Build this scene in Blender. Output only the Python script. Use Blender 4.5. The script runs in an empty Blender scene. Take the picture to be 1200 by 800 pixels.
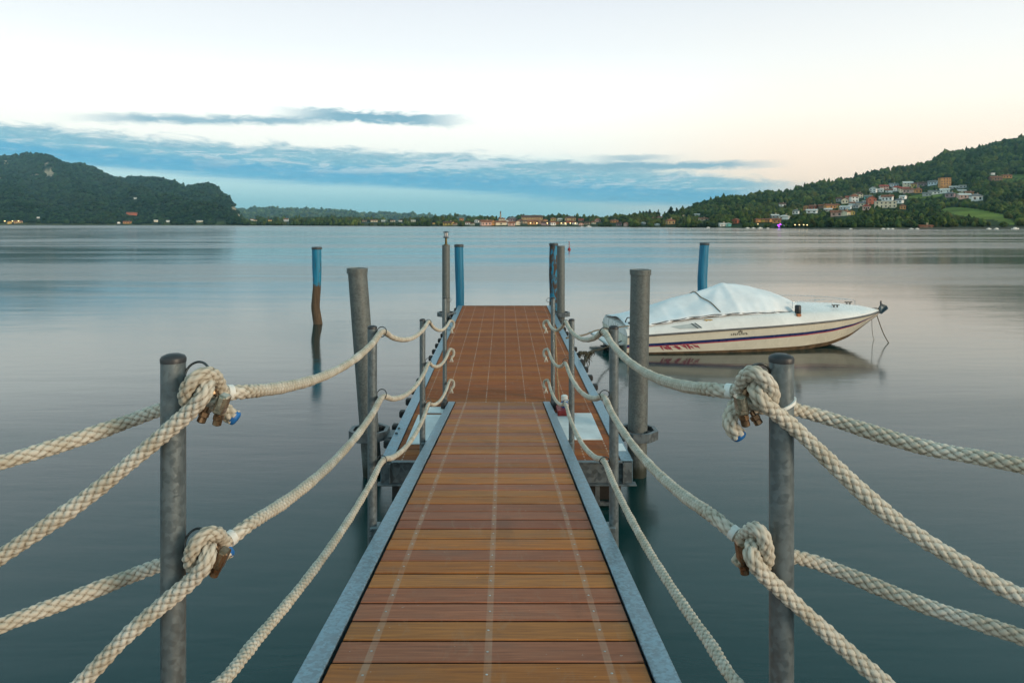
import bpy, bmesh, math, random
import numpy as np
from mathutils import Vector, Matrix, noise as mnoise

random.seed(7)
rng = np.random.default_rng(7)
PI = math.pi
scene = bpy.context.scene
COL = scene.collection
HAZE = 6.5e-5
HOR, CX, F, CAMZ = 262.5, 590.0, 800.0, 2.5      # survey of the view: horizon row, axis column, focal length in px, eye height


def W(px, py, Y):
    return Vector(((px - CX) * Y / F, Y, CAMZ + (HOR - py) * Y / F))


# ------------------------------------------------------------------ materials
def newmat(name):
    m = bpy.data.materials.new(name)
    m.use_nodes = True
    nt = m.node_tree
    b = nt.nodes['Principled BSDF']
    return m, nt, b


class NT:
    """small node-tree builder"""
    def __init__(self, nt):
        self.nt = nt

    def node(self, typ, **kw):
        n = self.nt.nodes.new(typ)
        for k, v in kw.items():
            setattr(n, k, v)
        return n

    def put(self, sock, v):
        if isinstance(v, bpy.types.NodeSocket):
            self.nt.links.new(v, sock)
        elif v is not None:
            sock.default_value = v

    def m(self, op, a, b=None, c=None, clamp=False):
        n = self.node('ShaderNodeMath', operation=op)
        n.use_clamp = clamp
        self.put(n.inputs[0], a)
        if b is not None:
            self.put(n.inputs[1], b)
        if c is not None:
            self.put(n.inputs[2], c)
        return n.outputs[0]

    def step(self, x, lo, hi):
        n = self.node('ShaderNodeMapRange', interpolation_type='SMOOTHSTEP')
        self.put(n.inputs[0], x)
        self.put(n.inputs[1], lo)
        self.put(n.inputs[2], hi)
        n.inputs[3].default_value = 0
        n.inputs[4].default_value = 1
        return n.outputs[0]

    def rng(self, x, lo, hi, a, b):
        n = self.node('ShaderNodeMapRange')
        self.put(n.inputs[0], x)
        for i, v in enumerate((lo, hi, a, b)):
            self.put(n.inputs[i + 1], v)
        return n.outputs[0]

    def mix(self, f, a, b, mode='MIX'):
        n = self.node('ShaderNodeMix', data_type='RGBA', blend_type=mode)
        self.put(n.inputs[0], f)
        for i, v in ((6, a), (7, b)):
            if isinstance(v, tuple) and len(v) == 3:
                v = v + (1,)
            self.put(n.inputs[i], v)
        return n.outputs[2]

    def vec(self, x, y, z):
        n = self.node('ShaderNodeCombineXYZ')
        for i, v in enumerate((x, y, z)):
            self.put(n.inputs[i], v)
        return n.outputs[0]

    def mapping(self, v, scale=(1, 1, 1), loc=(0, 0, 0), rot=(0, 0, 0)):
        n = self.node('ShaderNodeMapping')
        self.put(n.inputs[0], v)
        n.inputs['Scale'].default_value = scale
        n.inputs['Location'].default_value = loc
        n.inputs['Rotation'].default_value = rot
        return n.outputs[0]

    def noise(self, v, scale=1.0, detail=4, rough=0.55, dist=0.0):
        n = self.node('ShaderNodeTexNoise')
        self.put(n.inputs['Vector'], v)
        n.inputs['Scale'].default_value = scale
        n.inputs['Detail'].default_value = detail
        n.inputs['Roughness'].default_value = rough
        n.inputs['Distortion'].default_value = dist
        return n.outputs[0]

    def ramp(self, f, stops):
        n = self.node('ShaderNodeValToRGB')
        self.put(n.inputs[0], f)
        cr = n.color_ramp
        while len(cr.elements) < len(stops):
            cr.elements.new(0.5)
        for e, (p, c) in zip(cr.elements, stops):
            e.position = p
            e.color = (c if len(c) == 4 else tuple(c) + (1,))
        return n.outputs[0]

    def bump(self, h, strength, dist=0.01):
        n = self.node('ShaderNodeBump')
        n.inputs['Strength'].default_value = strength
        n.inputs['Distance'].default_value = dist
        self.put(n.inputs['Height'], h)
        return n.outputs[0]

    def obj(self):
        return self.node('ShaderNodeTexCoord').outputs['Object']

    def uv(self):
        return self.node('ShaderNodeTexCoord').outputs['UV']

    def attr(self, name):
        return self.node('ShaderNodeAttribute', attribute_name=name).outputs['Color']


def simple(name, col, rough=0.6, metal=0.0, var=0.25, scale=6.0, bump=0.0, spec=0.5, bscale=60.0):
    m, nt, b = newmat(name)
    n = NT(nt)
    o = n.obj()
    f = n.noise(o, scale, 5, 0.6)
    lo = tuple(c * (1 - var) for c in col)
    hi = tuple(min(1, c * (1 + var)) for c in col)
    n.put(b.inputs['Base Color'], n.mix(n.step(f, 0.3, 0.7), lo, hi))
    n.put(b.inputs['Roughness'], n.rng(n.noise(o, scale * 3, 3), 0.3, 0.7, max(0.02, rough - 0.1), min(1, rough + 0.1)))
    b.inputs['Metallic'].default_value = metal
    b.inputs['Specular IOR Level'].default_value = spec
    if bump:
        n.put(b.inputs['Normal'], n.bump(n.noise(o, bscale, 4), bump, 0.01))
    return m


def galvanised(name, base, rough, var=0.3, metal=0.75, scale=22.0, dirt=0.5, pale=0.45, scum=None):
    m, nt, b = newmat(name)
    n = NT(nt)
    o = n.obj()
    v = n.node('ShaderNodeTexVoronoi', feature='F1')
    n.put(v.inputs['Vector'], n.mapping(o, (1, 1, 1)))
    v.inputs['Scale'].default_value = scale * 3
    sp = n.node('ShaderNodeSeparateColor')
    n.put(sp.inputs[0], v.outputs['Color'])
    f = n.m('ADD', n.m('MULTIPLY', sp.outputs[0], 0.45), n.m('MULTIPLY', n.noise(o, scale * 0.5, 6, 0.65, 0.6), 0.75))
    lo = tuple(c * (1 - var) for c in base)
    hi = tuple(c * (1 + var) for c in base)
    c = n.mix(n.step(f, 0.35, 0.85), lo, hi)
    d = n.step(n.noise(n.mapping(o, (22, 22, 2.6)), 1.2, 7, 0.72), 0.45, 0.85)
    c = n.mix(n.m('MULTIPLY', d, dirt), c, (0.10, 0.085, 0.06))
    w = n.step(n.noise(n.mapping(o, (1, 1, 1), (3, 1, 7)), 7, 5, 0.7), 0.66, 0.74)
    c = n.mix(n.m('MULTIPLY', w, pale), c, (0.55, 0.57, 0.56))
    rst = n.step(n.noise(n.mapping(o, (5, 5, 1.1), (1, 8, 2)), 3.0, 7, 0.72, 0.5), 0.63, 0.74)
    c = n.mix(n.m('MULTIPLY', rst, 0.4), c, (0.15, 0.075, 0.035))
    if scum is not None:
        zz = n.node('ShaderNodeSeparateXYZ')
        n.put(zz.inputs[0], o)
        hgt = n.m('ADD', zz.outputs[2], n.m('MULTIPLY', n.noise(n.mapping(o, (30, 30, 4)), 1.0, 5, 0.7), -0.16))
        k = n.m('SUBTRACT', 1.0, n.step(hgt, scum - 0.02, scum + 0.09))
        c = n.mix(n.m('MULTIPLY', k, 0.9), c, (0.022, 0.026, 0.014))
    n.put(b.inputs['Base Color'], c)
    n.put(b.inputs['Metallic'], n.m('MULTIPLY', n.m('SUBTRACT', 1.0, n.m('MULTIPLY', d, 0.6)), metal))
    n.put(b.inputs['Roughness'], n.rng(f, 0.3, 0.9, rough - 0.12, rough + 0.14))
    n.put(b.inputs['Normal'], n.bump(n.noise(o, 90, 4), 0.12, 0.004))
    return m


def deck_material(name, lines, half, line_col, dark=1.0, dotted=False):
    """planks: grain along X, board colour from the per-board attribute, fixing strips where the boards are screwed down"""
    m, nt, b = newmat(name)
    n = NT(nt)
    o = n.obj()
    tint = n.attr('tint')
    grain = n.noise(n.mapping(o, (2.2, 55, 55)), 1.6, 6, 0.65, 0.4)
    fine = n.noise(n.mapping(o, (9, 260, 260)), 1.2, 4, 0.7)
    blot = n.noise(n.mapping(o, (1.1, 2.6, 2)), 2.4, 5, 0.6)
    c = n.mix(n.step(grain, 0.25, 0.8), n.mix(1.0, tint, (0.62, 0.55, 0.5), 'MULTIPLY'), n.mix(1.0, tint, (1.22, 1.18, 1.12), 'MULTIPLY'))
    c = n.mix(n.m('MULTIPLY', n.step(blot, 0.45, 0.75), 0.35), c, (0.20 * dark, 0.13 * dark, 0.095 * dark))
    c = n.mix(n.m('MULTIPLY', n.step(fine, 0.5, 0.8), 0.18), c, (0.05, 0.03, 0.022))
    scuff = n.step(n.noise(n.mapping(o, (7, 2.2, 3), (5, 1, 0)), 1.6, 7, 0.74, 0.7), 0.54, 0.72)
    c = n.mix(n.m('MULTIPLY', scuff, 0.30), c, (0.34, 0.235, 0.16))
    wet = n.step(n.noise(n.mapping(o, (2.4, 1.4, 3), (9, 3, 0)), 1.3, 6, 0.7, 0.4), 0.56, 0.70)
    c = n.mix(n.m('MULTIPLY', wet, 0.28), c, (0.11, 0.055, 0.032))
    spots = n.step(n.noise(o, 38, 3, 0.5), 0.715, 0.74)
    c = n.mix(n.m('MULTIPLY', spots, 0.4), c, (0.5, 0.46, 0.4))
    s = n.node('ShaderNodeSeparateXYZ')
    n.put(s.inputs[0], o)
    tot = None
    for lx in lines:
        d = n.m('ABSOLUTE', n.m('SUBTRACT', s.outputs[0], lx))
        k = n.m('SUBTRACT', 1.0, n.step(d, half * 0.8, half * 1.15))
        tot = k if tot is None else n.m('MAXIMUM', tot, k)
    if dotted:
        ph = n.m('ABSOLUTE', n.m('SUBTRACT', n.m('FRACT', n.m('MULTIPLY', s.outputs[1], 1 / 0.072)), 0.5))
        tot = n.m('MULTIPLY', tot, n.m('SUBTRACT', 1.0, n.step(ph, 0.24, 0.34)))
    wear = n.rng(n.noise(n.mapping(o, (8, 3, 8)), 2.0, 4, 0.6), 0.3, 0.7, 0.10, 0.62)
    c = n.mix(n.m('MULTIPLY', tot, wear), c, line_col)
    n.put(b.inputs['Base Color'], c)
    n.put(b.inputs['Roughness'], n.rng(grain, 0.2, 0.8, 0.7 if dotted else 0.5, 0.9 if dotted else 0.72))
    b.inputs['Specular IOR Level'].default_value = 0.15 if dotted else 0.2
    h = n.m('ADD', n.m('MULTIPLY', grain, 0.6), n.m('MULTIPLY', fine, 0.4))
    n.put(b.inputs['Normal'], n.bump(h, 0.35, 0.004))
    return m


def rope_material(name, near=True):
    m, nt, b = newmat(name)
    n = NT(nt)
    uv = n.uv()
    o = n.obj()
    s = n.node('ShaderNodeSeparateXYZ')
    n.put(s.inputs[0], uv)
    f = n.noise(o, 14, 5, 0.6)
    c = n.mix(n.step(f, 0.3, 0.72), (0.47, 0.42, 0.33), (0.65, 0.61, 0.53))
    stain = n.step(n.noise(n.mapping(o, (1, 1, 1), (2, 5, 1)), 5.0, 4, 0.6), 0.58, 0.75)
    c = n.mix(n.m('MULTIPLY', stain, 0.35), c, (0.32, 0.27, 0.19))
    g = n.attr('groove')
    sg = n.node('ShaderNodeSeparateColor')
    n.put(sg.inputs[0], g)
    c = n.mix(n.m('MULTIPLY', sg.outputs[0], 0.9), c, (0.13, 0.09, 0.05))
    n.put(b.inputs['Base Color'], c)
    b.inputs['Roughness'].default_value = 0.85
    b.inputs['Specular IOR Level'].default_value = 0.2
    fib = n.noise(n.mapping(uv, (40, 300, 1)), 3.0, 3, 0.6)
    n.put(b.inputs['Normal'], n.bump(fib, 0.3, 0.002))
    return m


def painted_timber(name, paint, wood, cover, low_bare=None):
    m, nt, b = newmat(name)
    n = NT(nt)
    o = n.obj()
    p = n.noise(n.mapping(o, (6, 6, 2.2)), 1.6, 7, 0.68, 0.5)
    gr = n.noise(n.mapping(o, (40, 40, 2)), 1.2, 4, 0.6)
    pc = n.mix(n.step(gr, 0.3, 0.75), tuple(x * 0.72 for x in paint), tuple(x * 1.2 for x in paint))
    wc = n.mix(n.step(gr, 0.3, 0.7), tuple(x * 0.55 for x in wood), wood)
    k = n.step(p, cover - 0.02, cover + 0.02)
    if low_bare is not None:
        s = n.node('ShaderNodeSeparateXYZ')
        n.put(s.inputs[0], o)
        zz = n.m('ADD', s.outputs[2], n.m('MULTIPLY', n.m('SUBTRACT', p, 0.5), 1.3))
        k = n.m('MAXIMUM', k, n.m('SUBTRACT', 1.0, n.step(zz, low_bare - 0.04, low_bare + 0.04)))
    n.put(b.inputs['Base Color'], n.mix(k, pc, wc))
    n.put(b.inputs['Roughness'], n.rng(k, 0, 1, 0.55, 0.9))
    n.put(b.inputs['Normal'], n.bump(n.m('SUBTRACT', gr, n.m('MULTIPLY', k, 0.6)), 0.4, 0.01))
    return m


M = {}
M['post_steel'] = galvanised('post_steel', (0.165, 0.195, 0.205), 0.42, 0.14, 0.6, 30, 0.2, 0.10)
M['pile_steel'] = galvanised('pile_steel', (0.125, 0.14, 0.135), 0.6, 0.25, 0.35, 26, 0.4, 0.15, scum=-0.43)
M['frame_steel'] = galvanised('frame_steel', (0.20, 0.30, 0.36), 0.42, 0.30, 0.6, 30, 0.2, 0.4)
M['dark_steel'] = galvanised('dark_steel', (0.13, 0.15, 0.16), 0.5, 0.3, 0.5, 10, 0.6)
M['bracket_steel'] = galvanised('bracket_steel', (0.09, 0.105, 0.115), 0.5, 0.3, 0.5, 12, 0.5)
M['ring_steel'] = simple('ring_steel', (0.07, 0.075, 0.075), 0.38, 0.8, 0.4, 30)
M['black_plastic'] = simple('black_plastic', (0.022, 0.024, 0.027), 0.5, 0, 0.3, 12, 0.1)
M['rubber'] = simple('rubber', (0.02, 0.021, 0.022), 0.7, 0, 0.4, 10, 0.2)
M['underside'] = simple('underside', (0.016, 0.015, 0.013), 0.9, 0, 0.4, 4, 0.2)
M['bronze'] = simple('bronze', (0.23, 0.15, 0.09), 0.35, 0.85, 0.45, 40)
M['clamp_steel'] = simple('clamp_steel', (0.42, 0.36, 0.27), 0.3, 0.85, 0.4, 50)
M['blue_tape'] = simple('blue_tape', (0.01, 0.12, 0.36), 0.5, 0, 0.25, 20)
M['white_tape'] = simple('white_tape', (0.72, 0.72, 0.68), 0.45, 0, 0.12, 30)
M['hatch_white'] = simple('hatch_white', (0.62, 0.66, 0.66), 0.45, 0, 0.16, 3)
M['rope'] = rope_material('rope')
M['thin_rope'] = simple('thin_rope', (0.16, 0.13, 0.09), 0.9, 0, 0.4, 40)
M['weed'] = simple('weed', (0.035, 0.032, 0.018), 0.9, 0, 0.5, 30)
M['red_plastic'] = simple('red_plastic', (0.30, 0.022, 0.02), 0.5, 0, 0.25, 10)
M['blue_plastic'] = simple('blue_plastic', (0.015, 0.10, 0.30), 0.45, 0, 0.25, 10)
M['screw'] = simple('screw', (0.5, 0.5, 0.48), 0.35, 0.9, 0.2, 30)
M['gangway_deck'] = deck_material('gangway_deck', (-0.385, 0.0, 0.385), 0.0125, (0.46, 0.30, 0.21))
M['dock_deck'] = deck_material('dock_deck', tuple(i * 0.231 for i in range(-4, 5)), 0.006, (0.60, 0.50, 0.40), 0.7, True)
M['blue_pile'] = painted_timber('blue_pile', (0.006, 0.17, 0.30), (0.10, 0.065, 0.04), 0.70)
M['peeling_pile'] = painted_timber('peeling_pile', (0.008, 0.19, 0.33), (0.085, 0.055, 0.038), 0.50)
M['solo_pile'] = painted_timber('solo_pile', (0.008, 0.20, 0.34), (0.13, 0.085, 0.05), 0.60, 1.02)


# ------------------------------------------------------------------ mesh builder
class MB:
    def __init__(self):
        self.v, self.f, self.mi, self.col = [], [], [], []
        self.uv = None

    def add(self, verts, faces, mi=0, col=None):
        o = len(self.v)
        self.v.extend(Vector(p) for p in verts)
        for f in faces:
            self.f.append(tuple(i + o for i in f))
            self.mi.append(mi)
            self.col.append(col)

    def box(self, c, s, mi=0, col=None, rot=None, bevel=0.0):
        if bevel:
            bm = bmesh.new()
            bmesh.ops.create_cube(bm, size=1.0)
            for v in bm.verts:
                v.co = Vector((v.co.x * s[0], v.co.y * s[1], v.co.z * s[2]))
            bmesh.ops.bevel(bm, geom=list(bm.edges), offset=min(bevel, min(s) * 0.45), segments=1, affect='EDGES', profile=0.5)
            bm.verts.index_update()
            vs = [v.co.copy() for v in bm.verts]
            fs = [[v.index for v in f.verts] for f in bm.faces]
            bm.free()
        else:
            x, y, z = s[0] / 2, s[1] / 2, s[2] / 2
            vs = [Vector(p) for p in ((-x, -y, -z), (x, -y, -z), (x, y, -z), (-x, y, -z), (-x, -y, z), (x, -y, z), (x, y, z), (-x, y, z))]
            fs = [(0, 3, 2, 1), (4, 5, 6, 7), (0, 1, 5, 4), (1, 2, 6, 5), (2, 3, 7, 6), (3, 0, 4, 7)]
        c = Vector(c)
        self.add([(rot @ p if rot is not None else p) + c for p in vs], fs, mi, col)

    def tube(self, pts, r, n=10, mi=0, caps=True, closed=False):
        pts = [Vector(p) for p in pts]
        k = len(pts)
        rs = r if isinstance(r, (list, tuple)) else [r] * k
        tang = []
        for i in range(k):
            a = pts[(i - 1) % k] if (closed or i) else pts[0]
            b = pts[(i + 1) % k] if (closed or i < k - 1) else pts[-1]
            tang.append((b - a).normalized())
        up = Vector((0, 0, 1)) if abs(tang[0].z) < 0.9 else Vector((1, 0, 0))
        nr = tang[0].cross(up).normalized()
        vs = []
        for i in range(k):
            t = tang[i]
            nr = (nr - t * nr.dot(t)).normalized()
            bn = t.cross(nr)
            for j in range(n):
                a = 2 * PI * j / n
                vs.append(pts[i] + (nr * math.cos(a) + bn * math.sin(a)) * rs[i])
        fs = []
        for i in range(k if closed else k - 1):
            i2 = (i + 1) % k
            for j in range(n):
                j2 = (j + 1) % n
                fs.append((i * n + j, i * n + j2, i2 * n + j2, i2 * n + j))
        if caps and not closed:
            fs.append(tuple(range(n - 1, -1, -1)))
            fs.append(tuple((k - 1) * n + j for j in range(n)))
        self.add(vs, fs, mi)

    def lathe(self, prof, c=(0, 0, 0), n=20, mi=0):
        c = Vector(c)
        vs, fs = [], []
        for r, z in prof:
            for j in range(n):
                a = 2 * PI * j / n
                vs.append(c + Vector((r * math.cos(a), r * math.sin(a), z)))
        for i in range(len(prof) - 1):
            for j in range(n):
                j2 = (j + 1) % n
                fs.append((i * n + j, i * n + j2, (i + 1) * n + j2, (i + 1) * n + j))
        fs.append(tuple(range(n - 1, -1, -1)))
        fs.append(tuple((len(prof) - 1) * n + j for j in range(n)))
        self.add(vs, fs, mi)

    def build(self, name, mats, parent=None, smooth=None, origin=None):
        me = bpy.data.meshes.new(name)
        if parent is not None and origin is None:
            origin = Vector((0, 0, 0))
        base = Vector(origin) if origin is not None else Vector((0, 0, 0))
        me.from_pydata([tuple(p - base) for p in self.v], [], self.f)
        mats = mats if isinstance(mats, (list, tuple)) else [mats]
        for m in mats:
            me.materials.append(m)
        if len(mats) > 1:
            me.polygons.foreach_set('material_index', self.mi)
        if any(c is not None for c in self.col):
            a = me.color_attributes.new('tint', 'FLOAT_COLOR', 'CORNER')
            buf = []
            for p, c in zip(me.polygons, self.col):
                c = c or (0.2, 0.2, 0.2)
                buf.extend((c[0], c[1], c[2], 1.0) * p.loop_total)
            a.data.foreach_set('color', buf)
        me.update()
        if smooth:
            me.polygons.foreach_set('use_smooth', [True] * len(me.polygons))
            me.set_sharp_from_angle(angle=math.radians(smooth))
        o = bpy.data.objects.new(name, me)
        COL.objects.link(o)
        if parent is not None:
            o.parent = parent
        elif origin is not None:
            o.location = base
        return o


def tag(o, label=None, cat=None, group=None, kind=None):
    if label:
        o['label'] = label
    if cat:
        o['category'] = cat
    if group:
        o['group'] = group
    if kind:
        o['kind'] = kind
    return o


def thing(name, label, cat, loc=(0, 0, 0), rz=0.0, group=None):
    o = bpy.data.objects.new(name, None)
    o.empty_display_size = 0.2
    COL.objects.link(o)
    o.location = loc
    o.rotation_euler = (0, 0, rz)
    return tag(o, label, cat, group)


def copy_thing(root, loc, rz, label):
    r = root.copy()
    COL.objects.link(r)
    r.location = loc
    r.rotation_euler = (0, 0, rz)
    r['label'] = label
    for ch in list(root.children):
        c = ch.copy()
        COL.objects.link(c)
        c.parent = r
        for g in ch.children:
            d = g.copy()
            COL.objects.link(d)
            d.parent = c
    return r


def smoothpath(pts, step):
    """Catmull-Rom through the points, resampled every `step` metres"""
    P = [np.array(p, float) for p in pts]
    P = [2 * P[0] - P[1]] + P + [2 * P[-1] - P[-2]]
    out = []
    for i in range(1, len(P) - 2):
        p0, p1, p2, p3 = P[i - 1:i + 3]
        # centripetal parameterisation
        t0 = 0.0
        t1 = t0 + max(1e-4, np.linalg.norm(p1 - p0)) ** 0.5
        t2 = t1 + max(1e-4, np.linalg.norm(p2 - p1)) ** 0.5
        t3 = t2 + max(1e-4, np.linalg.norm(p3 - p2)) ** 0.5
        for k in range(24):
            t = t1 + (t2 - t1) * k / 24
            a1 = (t1 - t) / (t1 - t0) * p0 + (t - t0) / (t1 - t0) * p1
            a2 = (t2 - t) / (t2 - t1) * p1 + (t - t1) / (t2 - t1) * p2
            a3 = (t3 - t) / (t3 - t2) * p2 + (t - t2) / (t3 - t2) * p3
            b1 = (t2 - t) / (t2 - t0) * a1 + (t - t0) / (t2 - t0) * a2
            b2 = (t3 - t) / (t3 - t1) * a2 + (t - t1) / (t3 - t1) * a3
            out.append((t2 - t) / (t2 - t1) * b1 + (t - t1) / (t2 - t1) * b2)
    out.append(P[-2])
    A = np.array(out)
    d = np.r_[0, np.cumsum(np.linalg.norm(np.diff(A, axis=0), axis=1))]
    n = max(2, int(d[-1] / step) + 1)
    s = np.linspace(0, d[-1], n)
    return np.stack([np.interp(s, d, A[:, k]) for k in range(3)], 1), s


def rope_mesh(name, pts, r=0.017, step=0.0032, n=30, parent=None, braid=True, origin=None):
    """a braided rope: two families of six strands, each crossing a raised pad"""
    A, s = smoothpath(pts, step)
    k = len(A)
    T = np.gradient(A, axis=0)
    T /= np.linalg.norm(T, axis=1)[:, None]
    up = np.array([0, 0, 1.0]) if abs(T[0, 2]) < 0.9 else np.array([1.0, 0, 0])
    nr = np.cross(T[0], up)
    N = np.zeros_like(A)
    for i in range(k):
        nr = nr - T[i] * nr.dot(T[i])
        nr /= np.linalg.norm(nr)
        N[i] = nr
    B = np.cross(T, N)
    th = np.arange(n) * 2 * PI / n
    S, TH = np.meshgrid(s, th, indexing='ij')
    ns, L = 5, 0.026
    p = ns * TH / (2 * PI) + S / L
    q = ns * TH / (2 * PI) - S / L
    fp, fq = p - np.floor(p) - 0.5, q - np.floor(q) - 0.5
    par = (np.floor(p) + np.floor(q)) % 2
    a = np.where(par > 0.5, fp, fq)
    bq = np.where(par > 0.5, fq, fp)
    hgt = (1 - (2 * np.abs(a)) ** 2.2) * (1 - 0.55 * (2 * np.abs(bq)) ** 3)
    wob = 0.0006 * np.sin(S * 23.0) + 0.0004 * np.sin(S * 61 + 1)
    R = r + (0.0052 * (hgt - 0.66) if braid else 0.0) + wob
    R = R + rng.normal(0, 0.00035, R.shape) + 0.0005 * np.sin(S * 9 + 2 * np.sin(S * 3.1)) * np.cos(2 * TH)
    V = A[:, None, :] + R[..., None] * (np.cos(TH)[..., None] * N[:, None, :] + np.sin(TH)[..., None] * B[:, None, :])
    base = np.array(origin if origin is not None else (0, 0, 0), float)
    V = V.reshape(-1, 3) - base
    i = np.arange(k - 1)[:, None] * n
    j = np.arange(n)[None, :]
    j2 = (j + 1) % n
    Q = np.stack([i + j, i + j2, i + n + j2, i + n + j], -1).reshape(-1, 4)
    V = np.vstack([V, A[0] - base - T[0] * r * 0.3, A[-1] - base + T[-1] * r * 0.3])
    c0, c1 = k * n, k * n + 1
    jj = np.arange(n)
    tri = np.vstack([np.stack([np.full(n, c0), (jj + 1) % n, jj], 1),
                     np.stack([np.full(n, c1), (k - 1) * n + jj, (k - 1) * n + (jj + 1) % n], 1)])
    me = bpy.data.meshes.new(name)
    me.vertices.add(len(V))
    me.vertices.foreach_set('co', V.ravel())
    loops = np.concatenate([Q.ravel(), tri.ravel()])
    me.loops.add(len(loops))
    me.loops.foreach_set('vertex_index', loops)
    me.polygons.add(len(Q) + len(tri))
    starts = np.concatenate([np.arange(len(Q)) * 4, len(Q) * 4 + np.arange(len(tri)) * 3])
    me.polygons.foreach_set('loop_start', starts)
    me.polygons.foreach_set('use_smooth', np.ones(len(Q) + len(tri), bool))
    me.update(calc_edges=True)
    me.validate()
    uvl = me.uv_layers.new(name='UVMap')
    u = np.concatenate([(TH / (2 * PI)).ravel(), [0, 0]])
    vv = np.concatenate([S.ravel(), [0, s[-1]]])
    uvl.data.foreach_set('uv', np.stack([u[loops], vv[loops]], 1).ravel())
    ga = me.color_attributes.new('groove', 'FLOAT_COLOR', 'POINT')
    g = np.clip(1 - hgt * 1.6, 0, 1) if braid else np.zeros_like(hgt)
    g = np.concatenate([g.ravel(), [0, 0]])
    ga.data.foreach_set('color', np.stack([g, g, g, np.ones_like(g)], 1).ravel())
    me.materials.append(M['rope'])
    o = bpy.data.objects.new(name, me)
    COL.objects.link(o)
    if parent is not None:
        o.parent = parent
    elif origin is not None:
        o.location = Vector(origin)
    return o


# ------------------------------------------------------------------ camera, sun, sky
cam = bpy.data.cameras.new('camera')
cam.sensor_width = 36
cam.sensor_fit = 'HORIZONTAL'
cam.lens = 24
cam.shift_x = (600 - CX) / 1200
cam.shift_y = -(400 - HOR) / 1200
cam.clip_start = 0.05
cam.clip_end = 60000
co = bpy.data.objects.new('camera', cam)
COL.objects.link(co)
co.location = (0, 0, CAMZ)
co.rotation_euler = (PI / 2, 0, 0)
scene.camera = co

SUN_EL, SUN_AZ = 14.0, 126.0        # azimuth measured from straight ahead (+Y) towards the right (+X)
sl = bpy.data.lights.new('sun', 'SUN')
sl.energy = 1.7
sl.angle = math.radians(14)
sl.color = (1.0, 0.80, 0.58)
so = bpy.data.objects.new('sun', sl)
COL.objects.link(so)
sd = Vector((math.sin(math.radians(SUN_AZ)) * math.cos(math.radians(SUN_EL)), math.cos(math.radians(SUN_AZ)) * math.cos(math.radians(SUN_EL)), math.sin(math.radians(SUN_EL))))
so.rotation_euler = (-sd).to_track_quat('-Z', 'Y').to_euler()

world = bpy.data.worlds.new('World')
scene.world = world
world.use_nodes = True
wt = world.node_tree
n = NT(wt)
bg = wt.nodes['Background']
bg.inputs['Strength'].default_value = 0.1
gen = n.node('ShaderNodeTexCoord').outputs['Generated']
sx = n.node('ShaderNodeSeparateXYZ')
n.put(sx.inputs[0], gen)
DEG = 180 / PI
az = n.m('MULTIPLY', n.m('ARCTAN2', sx.outputs[0], sx.outputs[1]), DEG)
el = n.m('MULTIPLY', n.m('ARCSINE', n.m('MINIMUM', n.m('MAXIMUM', sx.outputs[2], -1.0), 1.0)), DEG)
elp = n.m('ABSOLUTE', el)
aze = n.m('MULTIPLY', az, 0.06)
# clear sky by height
clear_l = n.ramp(n.m('DIVIDE', elp, 60.0), [
    (0.0, (0.23, 0.54, 0.60)), (0.03, (0.31, 0.59, 0.65)), (0.065, (0.54, 0.76, 0.77)), (0.10, (0.92, 0.93, 0.86)), (0.135, (1.0, 1.0, 0.92)),
    (0.18, (1.02, 1.07, 1.03)), (0.235, (0.84, 0.88, 0.89)), (0.30, (0.74, 0.78, 0.82)), (0.38, (0.49, 0.72, 0.78)), (0.6, (0.26, 0.50, 0.56)), (1.0, (0.24, 0.41, 0.47))])
clear_r = n.ramp(n.m('DIVIDE', elp, 60.0), [
    (0.0, (0.74, 0.60, 0.48)), (0.04, (1.04, 0.78, 0.57)), (0.09, (1.05, 0.86, 0.69)), (0.15, (1.0, 0.95, 0.83)),
    (0.215, (0.88, 0.89, 0.86)), (0.30, (0.73, 0.77, 0.80)), (0.38, (0.49, 0.71, 0.76)), (0.6, (0.26, 0.49, 0.54)), (1.0, (0.24, 0.41, 0.46))])
sky = n.mix(n.step(az, 2.0, 25.0), clear_l, clear_r)
# the cloud bank low over the far shore
P1 = n.vec(n.m('MULTIPLY', az, 0.30), n.m('MULTIPLY', el, 1.25), 0.0)
w1 = n.noise(P1, 1.0, 9, 0.66, 0.5)
w2 = n.noise(n.vec(n.m('MULTIPLY', az, 0.055), n.m('MULTIPLY', el, 0.95), 4.0), 1.0, 6, 0.62, 0.5)
w3 = n.noise(n.vec(n.m('MULTIPLY', az, 0.36), n.m('MULTIPLY', el, 2.3), 9.0), 1.0, 8, 0.68, 0.8)
azp = n.m('MAXIMUM', az, 0.0)
top = n.m('SUBTRACT', n.m('SUBTRACT', 5.75, n.m('MULTIPLY', az, 0.03)), n.m('MULTIPLY', azp, 0.075))
bot = n.m('SUBTRACT', 2.3, n.m('MULTIPLY', az, 0.055))
e_t = n.m('ADD', el, n.m('MULTIPLY', n.m('SUBTRACT', w1, 0.5), 2.9))
e_b = n.m('ADD', el, n.m('MULTIPLY', n.m('SUBTRACT', w2, 0.5), 1.6))
k_top = n.m('SUBTRACT', 1.0, n.step(n.m('SUBTRACT', e_t, top), -0.55, 0.30))
k_bot = n.step(n.m('SUBTRACT', e_b, bot), -0.35, 0.45)
k_az = n.m('MULTIPLY', n.m('SUBTRACT', 1.0, n.step(n.m('ADD', az, n.m('MULTIPLY', el, -1.2)), 14.0, 24.0)), n.step(az, -95.0, -70.0))
bank = n.m('MULTIPLY', n.m('MULTIPLY', k_top, k_bot), k_az)
rel = n.m('DIVIDE', n.m('SUBTRACT', el, bot), n.m('MAXIMUM', n.m('SUBTRACT', top, bot), 0.6))
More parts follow.
